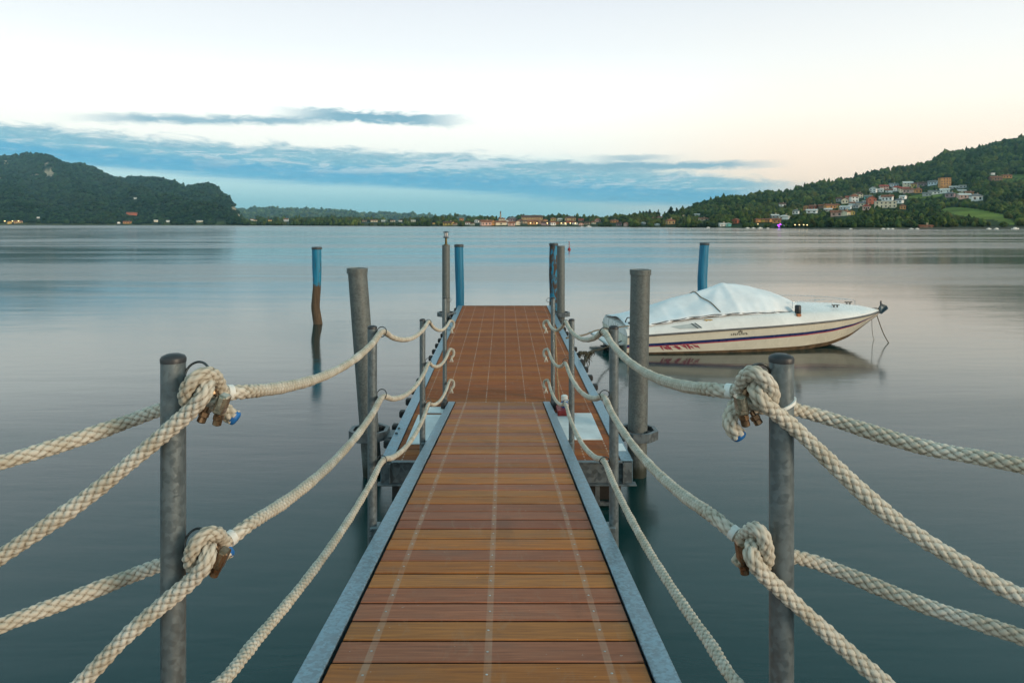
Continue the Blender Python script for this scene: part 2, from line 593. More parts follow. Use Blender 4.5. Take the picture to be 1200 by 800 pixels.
ccol = n.ramp(n.m('ADD', rel, n.m('MULTIPLY', n.m('SUBTRACT', w3, 0.5), 0.5)),
              [(0.0, (0.11, 0.41, 0.60)), (0.35, (0.075, 0.36, 0.57)), (0.62, (0.19, 0.44, 0.56)), (1.0, (0.31, 0.49, 0.56))])
gaps = n.m('MULTIPLY', n.step(n.m('ADD', w2, n.m('MULTIPLY', n.m('SUBTRACT', w3, 0.5), 0.9)), 0.49, 0.66), n.step(rel, 0.15, 0.75))
ccol = n.mix(n.m('MULTIPLY', gaps, 0.85), ccol, (0.66, 0.73, 0.75))
ccol = n.mix(n.m('MULTIPLY', n.step(w3, 0.50, 0.72), 0.32), ccol, (0.08, 0.25, 0.43))
w4 = n.noise(n.vec(n.m('MULTIPLY', az, 0.85), n.m('MULTIPLY', el, 3.4), 14.0), 1.0, 7, 0.66, 0.4)
ccol = n.mix(n.m('MULTIPLY', n.step(w4, 0.50, 0.66), n.rng(rel, 0.2, 0.9, 0.15, 0.55)), ccol, (0.56, 0.68, 0.71))
ccol = n.mix(n.m('MULTIPLY', n.step(w4, 0.48, 0.34), 0.35), ccol, (0.09, 0.30, 0.46))
sky = n.mix(bank, sky, ccol)
# a long thin cloud above the bank, and a few scraps towards the right


def streak(az0, az1, elc, half, soft, amt, seed, tilt=0.0):
    mid = n.m('ADD', elc, n.m('MULTIPLY', n.m('SUBTRACT', az, (az0 + az1) / 2), tilt))
    q = n.noise(n.vec(n.m('MULTIPLY', az, 0.55), n.m('MULTIPLY', el, 1.9), seed), 1.0, 9, 0.70, 0.4)
    d = n.m('SUBTRACT', n.m('ABSOLUTE', n.m('SUBTRACT', el, mid)), n.m('MULTIPLY', n.m('SUBTRACT', q, 0.46), half * 4.4))
    k = n.m('SUBTRACT', 1.0, n.step(d, half - soft, half + soft))
    e = n.m('MULTIPLY', n.step(az, az0 - 3.0, az0 + 4.0), n.m('SUBTRACT', 1.0, n.step(az, az1 - 4.0, az1 + 2.5)))
    return n.m('MULTIPLY', n.m('MULTIPLY', k, e), amt)


for (a0, a1, ec, hf, sf, am, sd_, ti) in ((-31, -14, 8.0, 0.24, 0.26, 0.9, 12.0, 0.045), (-17, -4, 8.7, 0.36, 0.24, 1.0, 31.0, -0.02), (8.5, 13, 5.4, 0.19, 0.15, 1.0, 15.0, 0.0),
                                          (5, 21, 4.75, 0.22, 0.2, 0.95, 18.0, -0.01), (1, 14, 4.7, 0.22, 0.3, 0.7, 23.0, 0.0)):
    sky = n.mix(streak(a0, a1, ec, hf, sf, am, sd_, ti), sky, n.mix(w3, (0.13, 0.33, 0.45), (0.28, 0.46, 0.55)))
nish = n.node('ShaderNodeTexSky', sky_type='NISHITA')
nish.sun_disc = False
nish.sun_elevation = math.radians(SUN_EL)
nish.sun_rotation = math.radians(SUN_AZ)
ten = n.mix(1.0, sky, (9.3, 9.3, 9.3), 'MULTIPLY')
n.put(bg.inputs['Color'], n.mix(0.05, ten, nish.outputs[0]))

vs_ = scene.view_settings
vs_.view_transform = 'Standard'
vs_.look = 'None'
vs_.exposure = 0.40
vs_.gamma = 1.0
vs_.use_curve_mapping = False
scene.render.engine = 'CYCLES'
scene.cycles.use_denoising = True
scene.cycles.max_bounces = 6
scene.cycles.volume_bounces = 1

# ------------------------------------------------------------------ water
wm, wnt, wb = newmat('lake_water')
n = NT(wnt)
o = n.obj()
big = n.noise(n.mapping(o, (0.007, 0.055, 1), (3.1, 0.4, 0)), 1.0, 9, 0.62, 0.9)
mid = n.noise(n.mapping(o, (0.09, 0.42, 1), (0, 2, 0)), 1.0, 6, 0.6, 0.4)
rip = n.noise(n.mapping(o, (0.9, 3.2, 1)), 1.0, 5, 0.6, 0.3)
calm = n.step(n.m('ADD', big, n.m('MULTIPLY', n.m('SUBTRACT', mid, 0.5), 0.25)), 0.40, 0.62)
yw = n.node('ShaderNodeSeparateXYZ')
n.put(yw.inputs[0], o)
farr = n.m('MULTIPLY', n.step(yw.outputs[1], 330.0, 700.0), n.rng(big, 0.35, 0.6, 0.06, 0.22))
n.put(wb.inputs['Roughness'], n.m('ADD', n.rng(calm, 0, 1, 0.10, 0.22), farr))
wb.inputs['IOR'].default_value = 1.40
deep = n.noise(n.mapping(o, (0.12, 0.12, 1)), 1.0, 3, 0.5)
n.put(wb.inputs['Base Color'], n.mix(deep, (0.001, 0.033, 0.037), (0.002, 0.035, 0.031)))
hh = n.m('ADD', n.m('MULTIPLY', mid, 1.0), n.m('MULTIPLY', rip, 0.22))
n.put(wb.inputs['Normal'], n.bump(hh, 0.10, 0.12))
b = MB()
b.add([(-14000, -400, 0), (14000, -400, 0), (14000, 14000, 0), (-14000, 14000, 0)], [(0, 1, 2, 3)])
tag(b.build('water', wm), kind='structure')

# lake bed far below so that the sheet is not hollow, and the quay the photographer stands on
b = MB()
b.add([(-14000, -400, -9), (14000, -400, -9), (14000, 14000, -9), (-14000, 14000, -9)], [(0, 1, 2, 3)])
tag(b.build('ground', simple('lake_bed', (0.06, 0.055, 0.04), 0.95, 0, 0.3, 0.2)), kind='structure')
b = MB()
b.box((0, -3.2, 0.12), (16, 7.3, 2.24), bevel=0.04)
tag(b.build('quay_pavement', simple('quay_concrete', (0.27, 0.26, 0.24), 0.85, 0, 0.25, 3, 0.3)), kind='structure')

# ------------------------------------------------------------------ the gangway
GX = -0.05
GY0, GY1 = 0.32, 7.88


def gz(y):
    return 1.116 - (y - 2.06) * 0.1151


gang = thing('gangway', 'sloping brown plank gangway with galvanised side rails leading down to the floating dock', 'gangway', (GX, 2.06, gz(2.06)))
gang.rotation_euler = (-math.atan(0.1151), 0, 0)
GL0, GL1 = (GY0 - 2.06) * 1.0066, (GY1 - 2.06) * 1.0066
b = MB()
pitch = 0.1440
y = GL0
pal_o = [(0.47, 0.172, 0.046), (0.435, 0.155, 0.040), (0.49, 0.195, 0.058)]
pal_p = [(0.375, 0.137, 0.073), (0.345, 0.122, 0.067), (0.39, 0.150, 0.083)]
seq = 'oppooppoopooppoopoppoopoopppoopoopoppoopoopoopooppo'
k = 0
while y < GL1 - 0.03:
    w = min(pitch, GL1 - y)
    cy = y + w / 2
    kind = seq[(k + 3) % len(seq)]
    c = random.choice(pal_o if kind == 'o' else pal_p)
    f = 0.9 + 0.2 * random.random()
    c = tuple(x * f for x in c)
    jz = random.uniform(-0.0012, 0.0012)
    b.box((random.uniform(-0.002, 0.002), cy, -0.015 + jz), (1.0, w - 0.013, 0.03), 0, c, bevel=0.003,
          rot=Matrix.Rotation(random.uniform(-0.0012, 0.0012), 3, 'Z'))
    for sxx in (-0.385, 0.0, 0.385):
        b.lathe([(0.0042, -0.002), (0.0042, 0.0010), (0.0025, 0.0014)], (sxx + random.uniform(-.003, .003), cy + random.uniform(-.006, .006), jz), 8, 1)
    y += pitch
    k += 1


def shade_gap_edges(o, f):
    # shade in the gaps is painted in: board edge faces get a darker tint
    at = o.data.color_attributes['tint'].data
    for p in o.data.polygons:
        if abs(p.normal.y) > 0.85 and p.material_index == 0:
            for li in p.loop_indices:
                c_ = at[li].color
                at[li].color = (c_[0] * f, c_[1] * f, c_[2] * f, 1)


shade_gap_edges(b.build('decking', [M['gangway_deck'], M['screw']], gang), 0.16)
for s in (-1, 1):
    b = MB()
    L = GL1 - GL0
    cy = (GL0 + GL1) / 2
    b.box((s * 0.5475, cy, 0.002), (0.077, L, 0.012), bevel=0.003)          # top flange
    b.box((s * 0.582, cy, -0.094), (0.008, L - 0.004, 0.176))                # web
    b.box((s * 0.555, cy, -0.188), (0.062, L - 0.004, 0.010), bevel=0.003)   # lower flange
    b.build('side_rail', M['frame_steel'], gang)
b = MB()
b.box((0, cy, -0.06), (0.985, L - 0.03, 0.02))
for i in range(9):
    b.box((0, GL0 + 0.3 + i * (L - 0.6) / 8, -0.13), (1.03, 0.06, 0.10))
b.build('under_frame', M['underside'], gang)
b = MB()
b.box((0, GL1 + 0.075, -0.012), (1.12, 0.14, 0.008), bevel=0.002, rot=Matrix.Rotation(-0.10, 3, 'X'))
b.build('threshold_plate', M['frame_steel'], gang)
for s in (-1, 1):
    b = MB()
    b.box((s * 0.62, GL1 - 0.16, -0.035), (0.05, 0.30, 0.14), bevel=0.012)
    b.build('end_bumper', M['rubber'], gang)

# ------------------------------------------------------------------ the floating dock
DX = 0.028
DY0, DY1 = 6.0, 16.3
DSL = 0.0125


def dz(y):
    return 0.420 + (y - DY0) * DSL


dock = thing('floating_dock', 'long floating dock of reddish brown boards with blue grey steel edges', 'dock', (DX, DY0, dz(DY0)))
dock.rotation_euler = (math.atan(DSL), 0, 0)
DL = DY1 - DY0
b = MB()
y = 0.012
k = 0
while y < DL - 0.02:
    w = min(pitch, DL - y)
    f = random.uniform(0.86, 1.14)
    base = random.choice([(0.37, 0.125, 0.042), (0.335, 0.108, 0.040), (0.40, 0.142, 0.047), (0.31, 0.104, 0.045)])
    b.box((0, y + w / 2, -0.015 + random.uniform(-.001, .001)), (2.0, w - 0.007, 0.03), 0, tuple(x * f for x in base), bevel=0.003)
    y += pitch
shade_gap_edges(b.build('decking', M['dock_deck'], dock), 0.2)
b = MB()
b.box((0, DL / 2, -0.06), (2.0, DL - 0.05, 0.05))
b.build('under_frame', M['underside'], dock)
for s in (-1, 1):
    b = MB()
    b.box((s * 1.057, DL / 2, 0.003), (0.105, DL + 0.01, 0.012), bevel=0.003)
    b.box((s * 1.104, DL / 2, -0.095), (0.010, DL, 0.182))
    b.box((s * 1.075, DL / 2, -0.192), (0.07, DL, 0.010), bevel=0.003)
    b.build('edge_beam', M['frame_steel'], dock)
b = MB()
b.box((0, -0.022, 0.0), (2.02, 0.052, 0.012), bevel=0.003)
b.box((0, -0.012, -0.095), (2.20, 0.010, 0.176))
b.box((0, -0.030, -0.190), (2.26, 0.085, 0.012), bevel=0.003)
for sxx in (-1.02, -0.35, 0.35, 1.02):
    b.box((sxx, -0.026, -0.095), (0.012, 0.05, 0.170))
b.build('end_beam', M['dark_steel'], dock)
b = MB()
b.box((0, DL + 0.02, -0.09), (2.22, 0.014, 0.19), bevel=0.003)
b.build('far_beam', M['dark_steel'], dock)
for i in range(5):
    for s in (-1, 1):
        b = MB()
        b.box((s * 0.62, 0.95 + i * 2.1, -0.42), (0.86, 1.5, 0.42), bevel=0.06)
        b.build('float', M['underside'], dock)
for s in (-1, 1):
    b = MB()
    for xx in (0.93, 0.80):
        b.box((s * xx, 0.03, -0.29), (0.04, 0.04, 0.2))
    b.box((s * 0.865, 0.03, -0.385), (0.17, 0.04, 0.03))
    b.build('hanger_bracket', M['dark_steel'], dock)
b = MB()
b.tube([(0.62, -0.02, -0.20), (0.62, -0.02, -0.25), (0.60, -0.02, -0.30), (0.54, -0.02, -0.335), (0.47, -0.02, -0.34)], 0.022, 10)
b.build('drain_pipe', M['dark_steel'], dock, smooth=50)
yy = 0.65
while yy < DL - 0.3:
    for s in (-1, 1):
        b = MB()
        b.box((s * 1.142, yy + 0.1 * s, -0.03), (0.065, 0.085, 0.075), bevel=0.012)
        b.build('rubber_bumper', M['rubber'], dock)
    yy += 0.49
for (x0, x1, y0, y1) in ((0.53, 0.955, 0.55, 1.42), (-0.92, -0.50, 0.42, 1.36), (-0.83, -0.66, 1.43, 1.66)):
    b = MB()
    b.box(((x0 + x1) / 2 - DX, (y0 + y1) / 2, 0.006), (x1 - x0, y1 - y0, 0.012), bevel=0.004)
    h = b.build('hatch_cover', M['hatch_white'], dock)
    for (qx, qy) in ((x0 + .03, y0 + .03), (x1 - .03, y0 + .03), (x0 + .03, y1 - .03), (x1 - .03, y1 - .03)):
        b = MB()
        b.lathe([(0.006, 0.010), (0.006, 0.014), (0.003, 0.0145)], (qx - DX, qy, 0), 8)
        b.build('screw', M['screw'], h)
b = MB()
b.box((1.055, 0.33, 0.0105), (0.075, 0.20, 0.003))
b.build('white_plate', M['hatch_white'], dock)


def guide(px, py, s):
    """octagonal steel collar that holds the dock to a pile, with its arm"""
    b = MB()
    for i in range(8):
        a0 = 2 * PI * (i + 0.5) / 8
        a1 = 2 * PI * (i + 1.5) / 8
        ro, ri = 0.205, 0.165
        vs = []
        for zz in (-0.05, 0.035):
            for (a, r) in ((a0, ri), (a0, ro), (a1, ro), (a1, ri)):
                vs.append((px + r * math.cos(a), py + r * math.sin(a), zz))
        b.add(vs, [(0, 1, 2, 3), (7, 6, 5, 4), (1, 5, 6, 2), (0, 3, 7, 4)])
    for i in range(4):
        a = PI / 4 + i * PI / 2
        r = 0.137
        rot = Matrix.Rotation(a, 3, 'Z')
        b.box((px + r * math.cos(a), py + r * math.sin(a), 0.0), (0.055, 0.05, 0.07), mi=1, rot=rot, bevel=0.008)
    ax = s * 1.112
    b.box(((ax + px - s * 0.18) / 2, py, -0.02), (abs(px - s * 0.18 - ax) + 0.03, 0.22, 0.014))
    b.box(((ax + px - s * 0.18) / 2, py - 0.1, -0.05), (abs(px - s * 0.18 - ax) + 0.03, 0.012, 0.06))
    for sy in (-0.08, 0.08):
        b.lathe([(0.014, -0.012), (0.014, 0.008), (0.008, 0.012)], (ax - s * 0.03, py + sy, 0.012), 6)
    b.build('pile_guide', [M['dark_steel'], M['rubber']], dock, smooth=30)


PILES = [  # name-ish, x at dock, y, lean x per m of z, top z, radius
    (-1.335, 6.80, -0.075, 2.055, 0.094, True), (1.335, 6.80, 0.018, 2.04, 0.096, True),
    (-1.262, 15.0, 0.0, 2.042, 0.085, False), (1.262, 15.0, 0.0, 2.022, 0.085, False)]
for (px_, py_, ln, tz, r, rim) in PILES:
    guide(px_ - DX, py_ - DY0, 1 if px_ > 0 else -1)

labels = ['thick grey steel pile rising left of the gangway, leaning slightly left', 'thick grey steel pile standing between the gangway and the motorboat',
          'grey steel pile topped by a small lamp at the far left dock corner', 'grey steel pile at the far right dock corner beside the peeling blue post']
for (px_, py_, ln, tz, r, rim), lab in zip(PILES, labels):
    t = thing('steel_pile', lab, 'pile', (px_, py_, 0.43), 0, 'steel piles holding the dock')
    b = MB()
    zs = [-3.2, -0.43, -0.2, 0.3, 0.8, 1.2, tz - 0.43]
    b.tube([(ln * z, 0, z) for z in zs], r, 28)
    b.build('pile_shaft', M['pile_steel'], t, smooth=50)
    if rim:
        b = MB()
        zz = tz - 0.43
        c = Vector((ln * zz, 0, zz))
        b.lathe([(r + 0.001, -0.045), (r + 0.009, -0.045), (r + 0.009, 0.006), (r - 0.006, 0.008), (r - 0.012, -0.004)], c, 28)
        for a in (-2.2, -0.9):
            b.lathe([(0.006, -0.004), (0.006, 0.004)], c + Vector(((r + 0.009) * math.cos(a), (r + 0.009) * math.sin(a), -0.02)), 6)
        b.build('rim_band', M['pile_steel'], t, smooth=40)

# lamp on the far left pile
t = thing('dock_lamp', 'small unlit lamp on a brass stem, standing on the far left steel pile', 'lamp', (-1.262, 15.0, 2.042))
b = MB()
b.lathe([(0.05, 0), (0.05, 0.012), (0.026, 0.02), (0.024, 0.15), (0.03, 0.155)], (0, 0, 0), 16)
b.build('stem', simple('old_brass', (0.14, 0.105, 0.03), 0.5, 0.7, 0.3, 20), t, smooth=40)
b = MB()
b.lathe([(0.058, 0.15), (0.062, 0.16), (0.062, 0.172), (0.045, 0.178)], (0, 0, 0), 16)
for i in range(4):
    a = i * PI / 2 + 0.4
    b.tube([(0.045 * math.cos(a), 0.045 * math.sin(a), 0.176), (0.05 * math.cos(a), 0.05 * math.sin(a), 0.272)], 0.004, 6)
b.build('cage', M['bracket_steel'], t, smooth=40)
b = MB()
b.lathe([(0.03, 0.178), (0.038, 0.19), (0.04, 0.24), (0.034, 0.27)], (0, 0, 0), 16)
b.build('glass', simple('lamp_glass', (0.62, 0.60, 0.60), 0.12, 0, 0.1, 20), t, smooth=60)
b = MB()
b.lathe([(0.075, 0.272), (0.078, 0.28), (0.05, 0.292), (0.012, 0.30)], (0, 0, 0), 16)
b.build('cap', M['bracket_steel'], t, smooth=40)

# timber mooring posts


def timber(label, pts, rad, mat, name='mooring_post'):
    base = Vector(pts[0])
    A, s = smoothpath(pts, 0.04)
    n = 18
    vs, fs = [], []
    L = len(A)
    rr = np.interp(np.linspace(0, 1, L), np.linspace(0, 1, len(rad)), rad)
    for i in range(L):
        for j in range(n):
            a = 2 * PI * j / n
            d = Vector((math.cos(a), math.sin(a), 0))
            p = Vector(A[i])
            k = 1 + 0.10 * mnoise.noise(Vector((d.x * 1.3, d.y * 1.3, p.z * 1.4)) + base) + 0.04 * mnoise.noise(Vector((d.x * 5, d.y * 5, p.z * 2)) + base)
            vs.append(p + d * rr[i] * k)
    for i in range(L - 1):
        for j in range(n):
            j2 = (j + 1) % n
            fs.append((i * n + j, i * n + j2, (i + 1) * n + j2, (i + 1) * n + j))
    fs.append(tuple((L - 1) * n + j for j in range(n)))
    t = thing(name, label, 'post', (base.x, base.y, 0), 0, 'timber mooring posts in the lake')
    b = MB()
    b.add([v - Vector((base.x, base.y, 0)) for v in vs], fs)
    b.build('shaft', mat, t, smooth=50)
    b = MB()
    tp = Vector(A[-1]) - Vector((base.x, base.y, 0))
    b.lathe([(rr[-1] * 1.03, -0.05), (rr[-1] * 1.06, -0.045), (rr[-1] * 1.06, 0.0), (rr[-1] * 0.9, 0.018)], tp, 18)
    b.build('top_band', M['bracket_steel'], t, smooth=40)
    return t


def wp(px, py, Y):
    p = W(px, py, Y)
    return (p.x, p.y, p.z)


Y = 17.1
timber('crooked wooden post with peeling blue paint standing alone in open water', [(-4.60, Y, -2.5), wp(373, 384, Y), wp(371.5, 372, Y), wp(369.8, 360, Y), wp(370.2, 350, Y), wp(371.3, 335, Y), wp(371.5, 310, Y), wp(371.2, 290, Y)],
       [0.10, 0.10, 0.09, 0.115, 0.125, 0.115, 0.105, 0.10, 0.115, 0.12], M['solo_pile'])
Y = 16.75
timber('smooth bright blue post at the far left end of the dock', [(-1.06, Y, -2.5), (-1.07, Y, 0.0), wp(539, 345, Y), wp(538.2, 320, Y), wp(537.8, 287, Y)], [0.10, 0.10, 0.10, 0.11], M['blue_pile'])
timber('blue post with large bare brown patches behind the far right steel pile', [(1.22, Y, -2.5), (1.21, Y, 0.0), wp(648.7, 345, Y), wp(648.3, 320, Y), wp(648.8, 285.5, Y)], [0.10, 0.10, 0.10, 0.105], M['peeling_pile'])
Y = 17.6
timber('bright blue leaning post rising behind the covered motorboat', [(4.92, Y, -2.5), (5.0, Y, 0.0), wp(822.5, 350, Y), wp(823.0, 325, Y), wp(824.5, 300, Y), wp(825.6, 285, Y)], [0.12, 0.12, 0.125, 0.115], M['blue_pile'])

# ------------------------------------------------------------------ rail posts
PY = [1.41, 3.55, 5.75, 7.93]
PTOP = [2.229, 1.970, 1.700, 1.648]
XL, XR = -0.682, 0.574
POSTR = 0.0243
RING_DZ = [-0.030, -0.355, -0.700]
post = thing('railing_post', '', 'post', (XL, PY[0], PTOP[0]), 0, 'steel rail posts along the gangway')
b = MB()
b.tube([(0, 0, -1.22), (0, 0, -0.6), (0, 0, -0.012)], POSTR, 28)
b.build('pole', M['post_steel'], post, smooth=50)
b = MB()
b.lathe([(POSTR + 0.0006, -0.014), (POSTR + 0.001, -0.006), (POSTR * 0.93, -0.001), (POSTR * 0.55, 0.003), (POSTR * 0.2, 0.0042)], (0, 0, 0), 28)
b.build('cap', M['black_plastic'], post, smooth=50)
b = MB()
b.tube([(POSTR + 0.0245 + 0.0245 * math.cos(a), 0.011 * math.sin(a), 0.0245 * math.sin(a)) for a in [2 * PI * i / 28 for i in range(28)]], 0.0026, 8, closed=True)
ring_me = b.build('ring', M['ring_steel'], post, smooth=60)
ring_me.location = (0, 0, RING_DZ[0])
for dzv in RING_DZ[1:]:
    r2 = ring_me.copy()
    COL.objects.link(r2)
    r2.parent = post
    r2.location = (0, 0, dzv)
b = MB()
b.box((0.018, 0.0, -1.06), (0.05, 0.075, 0.06), bevel=0.006)
for zz in (-1.045, -1.078):
    b.tube([(0.0, -0.03, zz), (0.0, -0.052, zz)], 0.009, 6)
b.build('bracket', M['post_steel'], post, smooth=30)
plabs_l = ['nearest left rail post, grey steel, with two knotted ropes clamped beside it', 'second left rail post, standing in front of the leaning steel pile',
           'third left rail post, thin grey tube rising beside the white hatch', 'last left rail post at the gangway foot, against the lamp pile']
plabs_r = ['nearest right rail post, grey steel, with a white cable tie round it', 'second right rail post, standing left of the upright steel pile',
           'third right rail post, short grey tube beside the mossy mooring line', 'last right rail post at the gangway foot beside the red box']
post['label'] = plabs_l[0]
for i in range(1, 4):
    copy_thing(post, (XL, PY[i], PTOP[i]), 0, plabs_l[i])
near_posts = [post]
for i in range(4):
    q_ = copy_thing(post, (XR, PY[i], PTOP[i]), PI, plabs_r[i])
    if i == 0:
        near_posts.append(q_)
for q_ in near_posts:                # the loaded rings of the first posts sit a little lower
    for c_ in q_.children:
        if c_.name.startswith('ring'):
            c_.location.z = {-0.030: -0.040, -0.355: -0.386, -0.700: -0.715}[round(c_.location.z, 3)]

# two quay posts that carry the outer rope ends
# ------------------------------------------------------------------ ropes
ROPE_G = 'braided ropes of the gangway railing'
KZ = {}


def zoomfn(ox, oy, sc):
    return lambda zx, zy, Yv: W(ox + zx / sc, oy + zy / sc, Yv)


def span(a, b, sag, k=7):
    a, b = Vector(a), Vector(b)
    return [a.lerp(b, i / k) - Vector((0, 0, 4 * sag * (i / k) * (1 - i / k))) for i in range(k + 1)]


def rail_path(side, lvl, start):
    """from the knot at the first post through the rings to the last post"""
    x = XL + 0.052 if side < 0 else XR - 0.052
    drops = [[2.5 - 0.560, 2.5 - 0.900, 2.5 - 1.232], [2.5 - 0.822, 2.5 - 1.172, 2.5 - 1.515], [2.5 - 1.138, 2.5 - 1.470, 2.5 - 1.83]]
    rings = [Vector((x, PY[i + 1], drops[i][lvl])) for i in range(3)]
    sg = [(0.072, 0.088, 0.085), (0.068, 0.10, 0.09), (0.065, 0.10, 0.09)][lvl]
    pts = []
    prev = start
    for i, rpt in enumerate(rings):
        sp = span(prev, rpt, sg[i] * (1.0 if i else 0.95))
        pts += sp if not pts else sp[1:]
        prev = rpt
    # turned back round the last ring
    e = rings[-1]
    s = side
    pts += [e + Vector((-0.010 * s, 0.03, 0.012)), e + Vector((-0.045 * s, 0.045, -0.005)), e + Vector((-0.05 * s, 0.02, -0.055)), e + Vector((-0.03 * s, -0.025, -0.075))]
    return pts


def finish_end(ro, base, label_unused=None):
    pass


zLT = zoomfn(190, 400, 6.667)
zLM = zoomfn(190, 590, 6.667)
zRT = zoomfn(840, 400, 6.154)
zRM = zoomfn(840, 590, 6.154)

# eye loops at the first posts (listed from the hidden end, round the eye, to the span)
eyes = {
    (-1, 0): [zLT(*p) for p in ((450, 480, 1.43), (370, 500, 1.425), (290, 508, 1.418), (222, 495, 1.395), (186, 425, 1.370), (220, 330, 1.358), (300, 262, 1.362), (388, 258, 1.39), (440, 325, 1.43), (478, 400, 1.455))],
    (-1, 1): [zLM(*p) for p in ((440, 430, 1.44), (370, 470, 1.43), (300, 503, 1.418), (242, 482, 1.395), (224, 425, 1.370), (258, 326, 1.360), (335, 242, 1.366), (418, 234, 1.39), (462, 275, 1.44), (500, 297, 1.46))],
    (1, 0): [zRT(*p) for p in ((195, 420, 1.43), (270, 450, 1.42), (345, 454, 1.41), (392, 418, 1.385), (392, 345, 1.365), (335, 265, 1.358), (270, 222, 1.364), (202, 254, 1.39), (175, 330, 1.435), (135, 362, 1.46))],
    (1, 1): [zRM(*p) for p in ((190, 370, 1.43), (250, 430, 1.42), (315, 450, 1.41), (354, 418, 1.388), (356, 330, 1.366), (327, 220, 1.360), (285, 180, 1.368), (232, 202, 1.40), (195, 240, 1.44), (160, 240, 1.46))],
}
spans_start = {(-1, 0): zLT(620, 393, 1.49), (-1, 1): zLM(640, 190, 1.50), (1, 0): zRT(0, 350, 1.49), (1, 1): zRM(0, 112, 1.50)}
lab_r = {
    (-1, 0): 'topmost of the three long rail ropes, left side of the gangway', (-1, 1): 'middle of the three long rail ropes, left side of the gangway',
    (-1, 2): 'lowest of the three long rail ropes, left side of the gangway', (1, 0): 'topmost of the three long rail ropes, right side of the gangway',
    (1, 1): 'middle of the three long rail ropes, right side of the gangway', (1, 2): 'lowest of the three long rail ropes, right side of the gangway'}
for side in (-1, 1):
    x1 = XL if side < 0 else XR
    for lvl in range(3):
        if lvl < 2:
            st = spans_start[(side, lvl)]
            pts = eyes[(side, lvl)] + rail_path(side, lvl, st)
        else:
            st = Vector((x1 - side * 0.06, 1.43, 2.5 - 0.985))
            pts = [st + Vector((0.02 * side, -0.035, 0.03)), st + Vector((0.035 * side, -0.02, 0.0))] + rail_path(side, lvl, st)
        org = Vector(st)
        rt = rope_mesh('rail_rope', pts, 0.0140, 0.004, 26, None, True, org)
        tag(rt, lab_r[(side, lvl)], 'rope', ROPE_G)
        # frayed tail at the far end
        e = Vector(pts[-1])
        b = MB()
        for q in range(7):
            a = q * 0.9
            b.tube([e - org, e - org + Vector((0.012 * math.cos(a), -0.02 + 0.008 * math.sin(a), -0.02)), e - org + Vector((0.022 * math.cos(a), -0.03 + 0.015 * math.sin(a), -0.045))], [0.006, 0.004, 0.002], 5)
        b.build('frayed_end', M['rope'], rt, smooth=60)
        if lvl < 2:
            z_ = {(-1, 0): zLT, (-1, 1): zLM, (1, 0): zRT, (1, 1): zRM}[(side, lvl)]
            wpos = {(-1, 0): [(500, 385, 1.462), (528, 415, 1.472)], (-1, 1): [(492, 275, 1.457), (512, 310, 1.468)],
                    (1, 0): [(128, 350, 1.462), (150, 385, 1.452)], (1, 1): [(150, 228, 1.462), (170, 262, 1.452)]}[(side, lvl)]
            a, c = z_(*wpos[0]), z_(*wpos[1])
            b = MB()
            A0 = Vector(st)
            mid_ = (a + c) / 2
            dr = (Vector(pts[len(eyes[(side, lvl)]) - 1]) - A0).normalized()
            p = Vector(pts[len(eyes[(side, lvl)]) - 1]) - dr * 0.012
            b.tube([p - org - dr * 0.007, p - org, p - org + dr * 0.006], 0.0166, 20)
            b.build('whipping', M['white_tape'], rt, smooth=50)

# the shorter ropes hooked through those eyes; they hang down and outwards to the quay on either hand
QL, QR = (-2.35, 0.30), (2.25, 0.30)
hook = {
    (-1, 0): [zLT(*p) for p in ((0, 752, 1.37), (150, 605, 1.37), (262, 500, 1.362), (328, 415, 1.358), (348, 345, 1.372), (330, 300, 1.405), (318, 330, 1.44), (345, 420, 1.452), (420, 480, 1.452), (480, 535, 1.452), (556, 590, 1.452), (566, 597, 1.452))],
    (-1, 1): [zLM(*p) for p in ((0, 805, 1.37), (110, 700, 1.37), (250, 580, 1.365), (335, 470, 1.358), (362, 385, 1.365), (345, 315, 1.40), (330, 330, 1.435), (370, 400, 1.452), (430, 410, 1.455), (480, 390, 1.46), (515, 365, 1.462), (521, 360, 1.463))],
    (1, 0): [zRT(*p) for p in ((738, 770, 1.38), (560, 622, 1.38), (420, 510, 1.37), (315, 415, 1.36), (285, 355, 1.372), (300, 300, 1.405), (290, 340, 1.44), (230, 410, 1.45), (150, 450, 1.445), (105, 520, 1.435), (98, 600, 1.425), (160, 680, 1.42))],
    (1, 1): [zRM(*p) for p in ((640, 800, 1.38), (450, 612, 1.37), (320, 490, 1.36), (255, 385, 1.358), (250, 330, 1.37), (280, 270, 1.405), (275, 320, 1.44), (215, 380, 1.45), (170, 400, 1.445), (150, 440, 1.44))],
}
outer = {
    (-1, 0): [Vector((QL[0], QL[1], 1.98)), Vector((-1.95, 0.72, 1.72)), Vector((-1.45, 1.12, 1.67)), W(-60, 698, 1.33), W(0, 653, 1.35), W(100, 584, 1.365)],
    (-1, 1): [Vector((QL[0], QL[1], 1.60)), Vector((-1.85, 0.75, 1.30)), Vector((-1.3, 1.15, 1.29)), W(20, 866, 1.345), W(95, 800, 1.36), W(150, 743, 1.365)],
    (1, 0): [Vector((QR[0], QR[1], 1.98)), Vector((1.85, 0.72, 1.76)), Vector((1.35, 1.08, 1.745)), W(1200, 700, 1.26), W(1120, 655, 1.30), W(1040, 602, 1.34)],
    (1, 1): [Vector((QR[0], QR[1], 1.60)), Vector((1.75, 0.75, 1.36)), Vector((1.25, 1.05, 1.37)), W(1110, 858, 1.30), W(1032, 796, 1.335), W(985, 755, 1.36)],
}
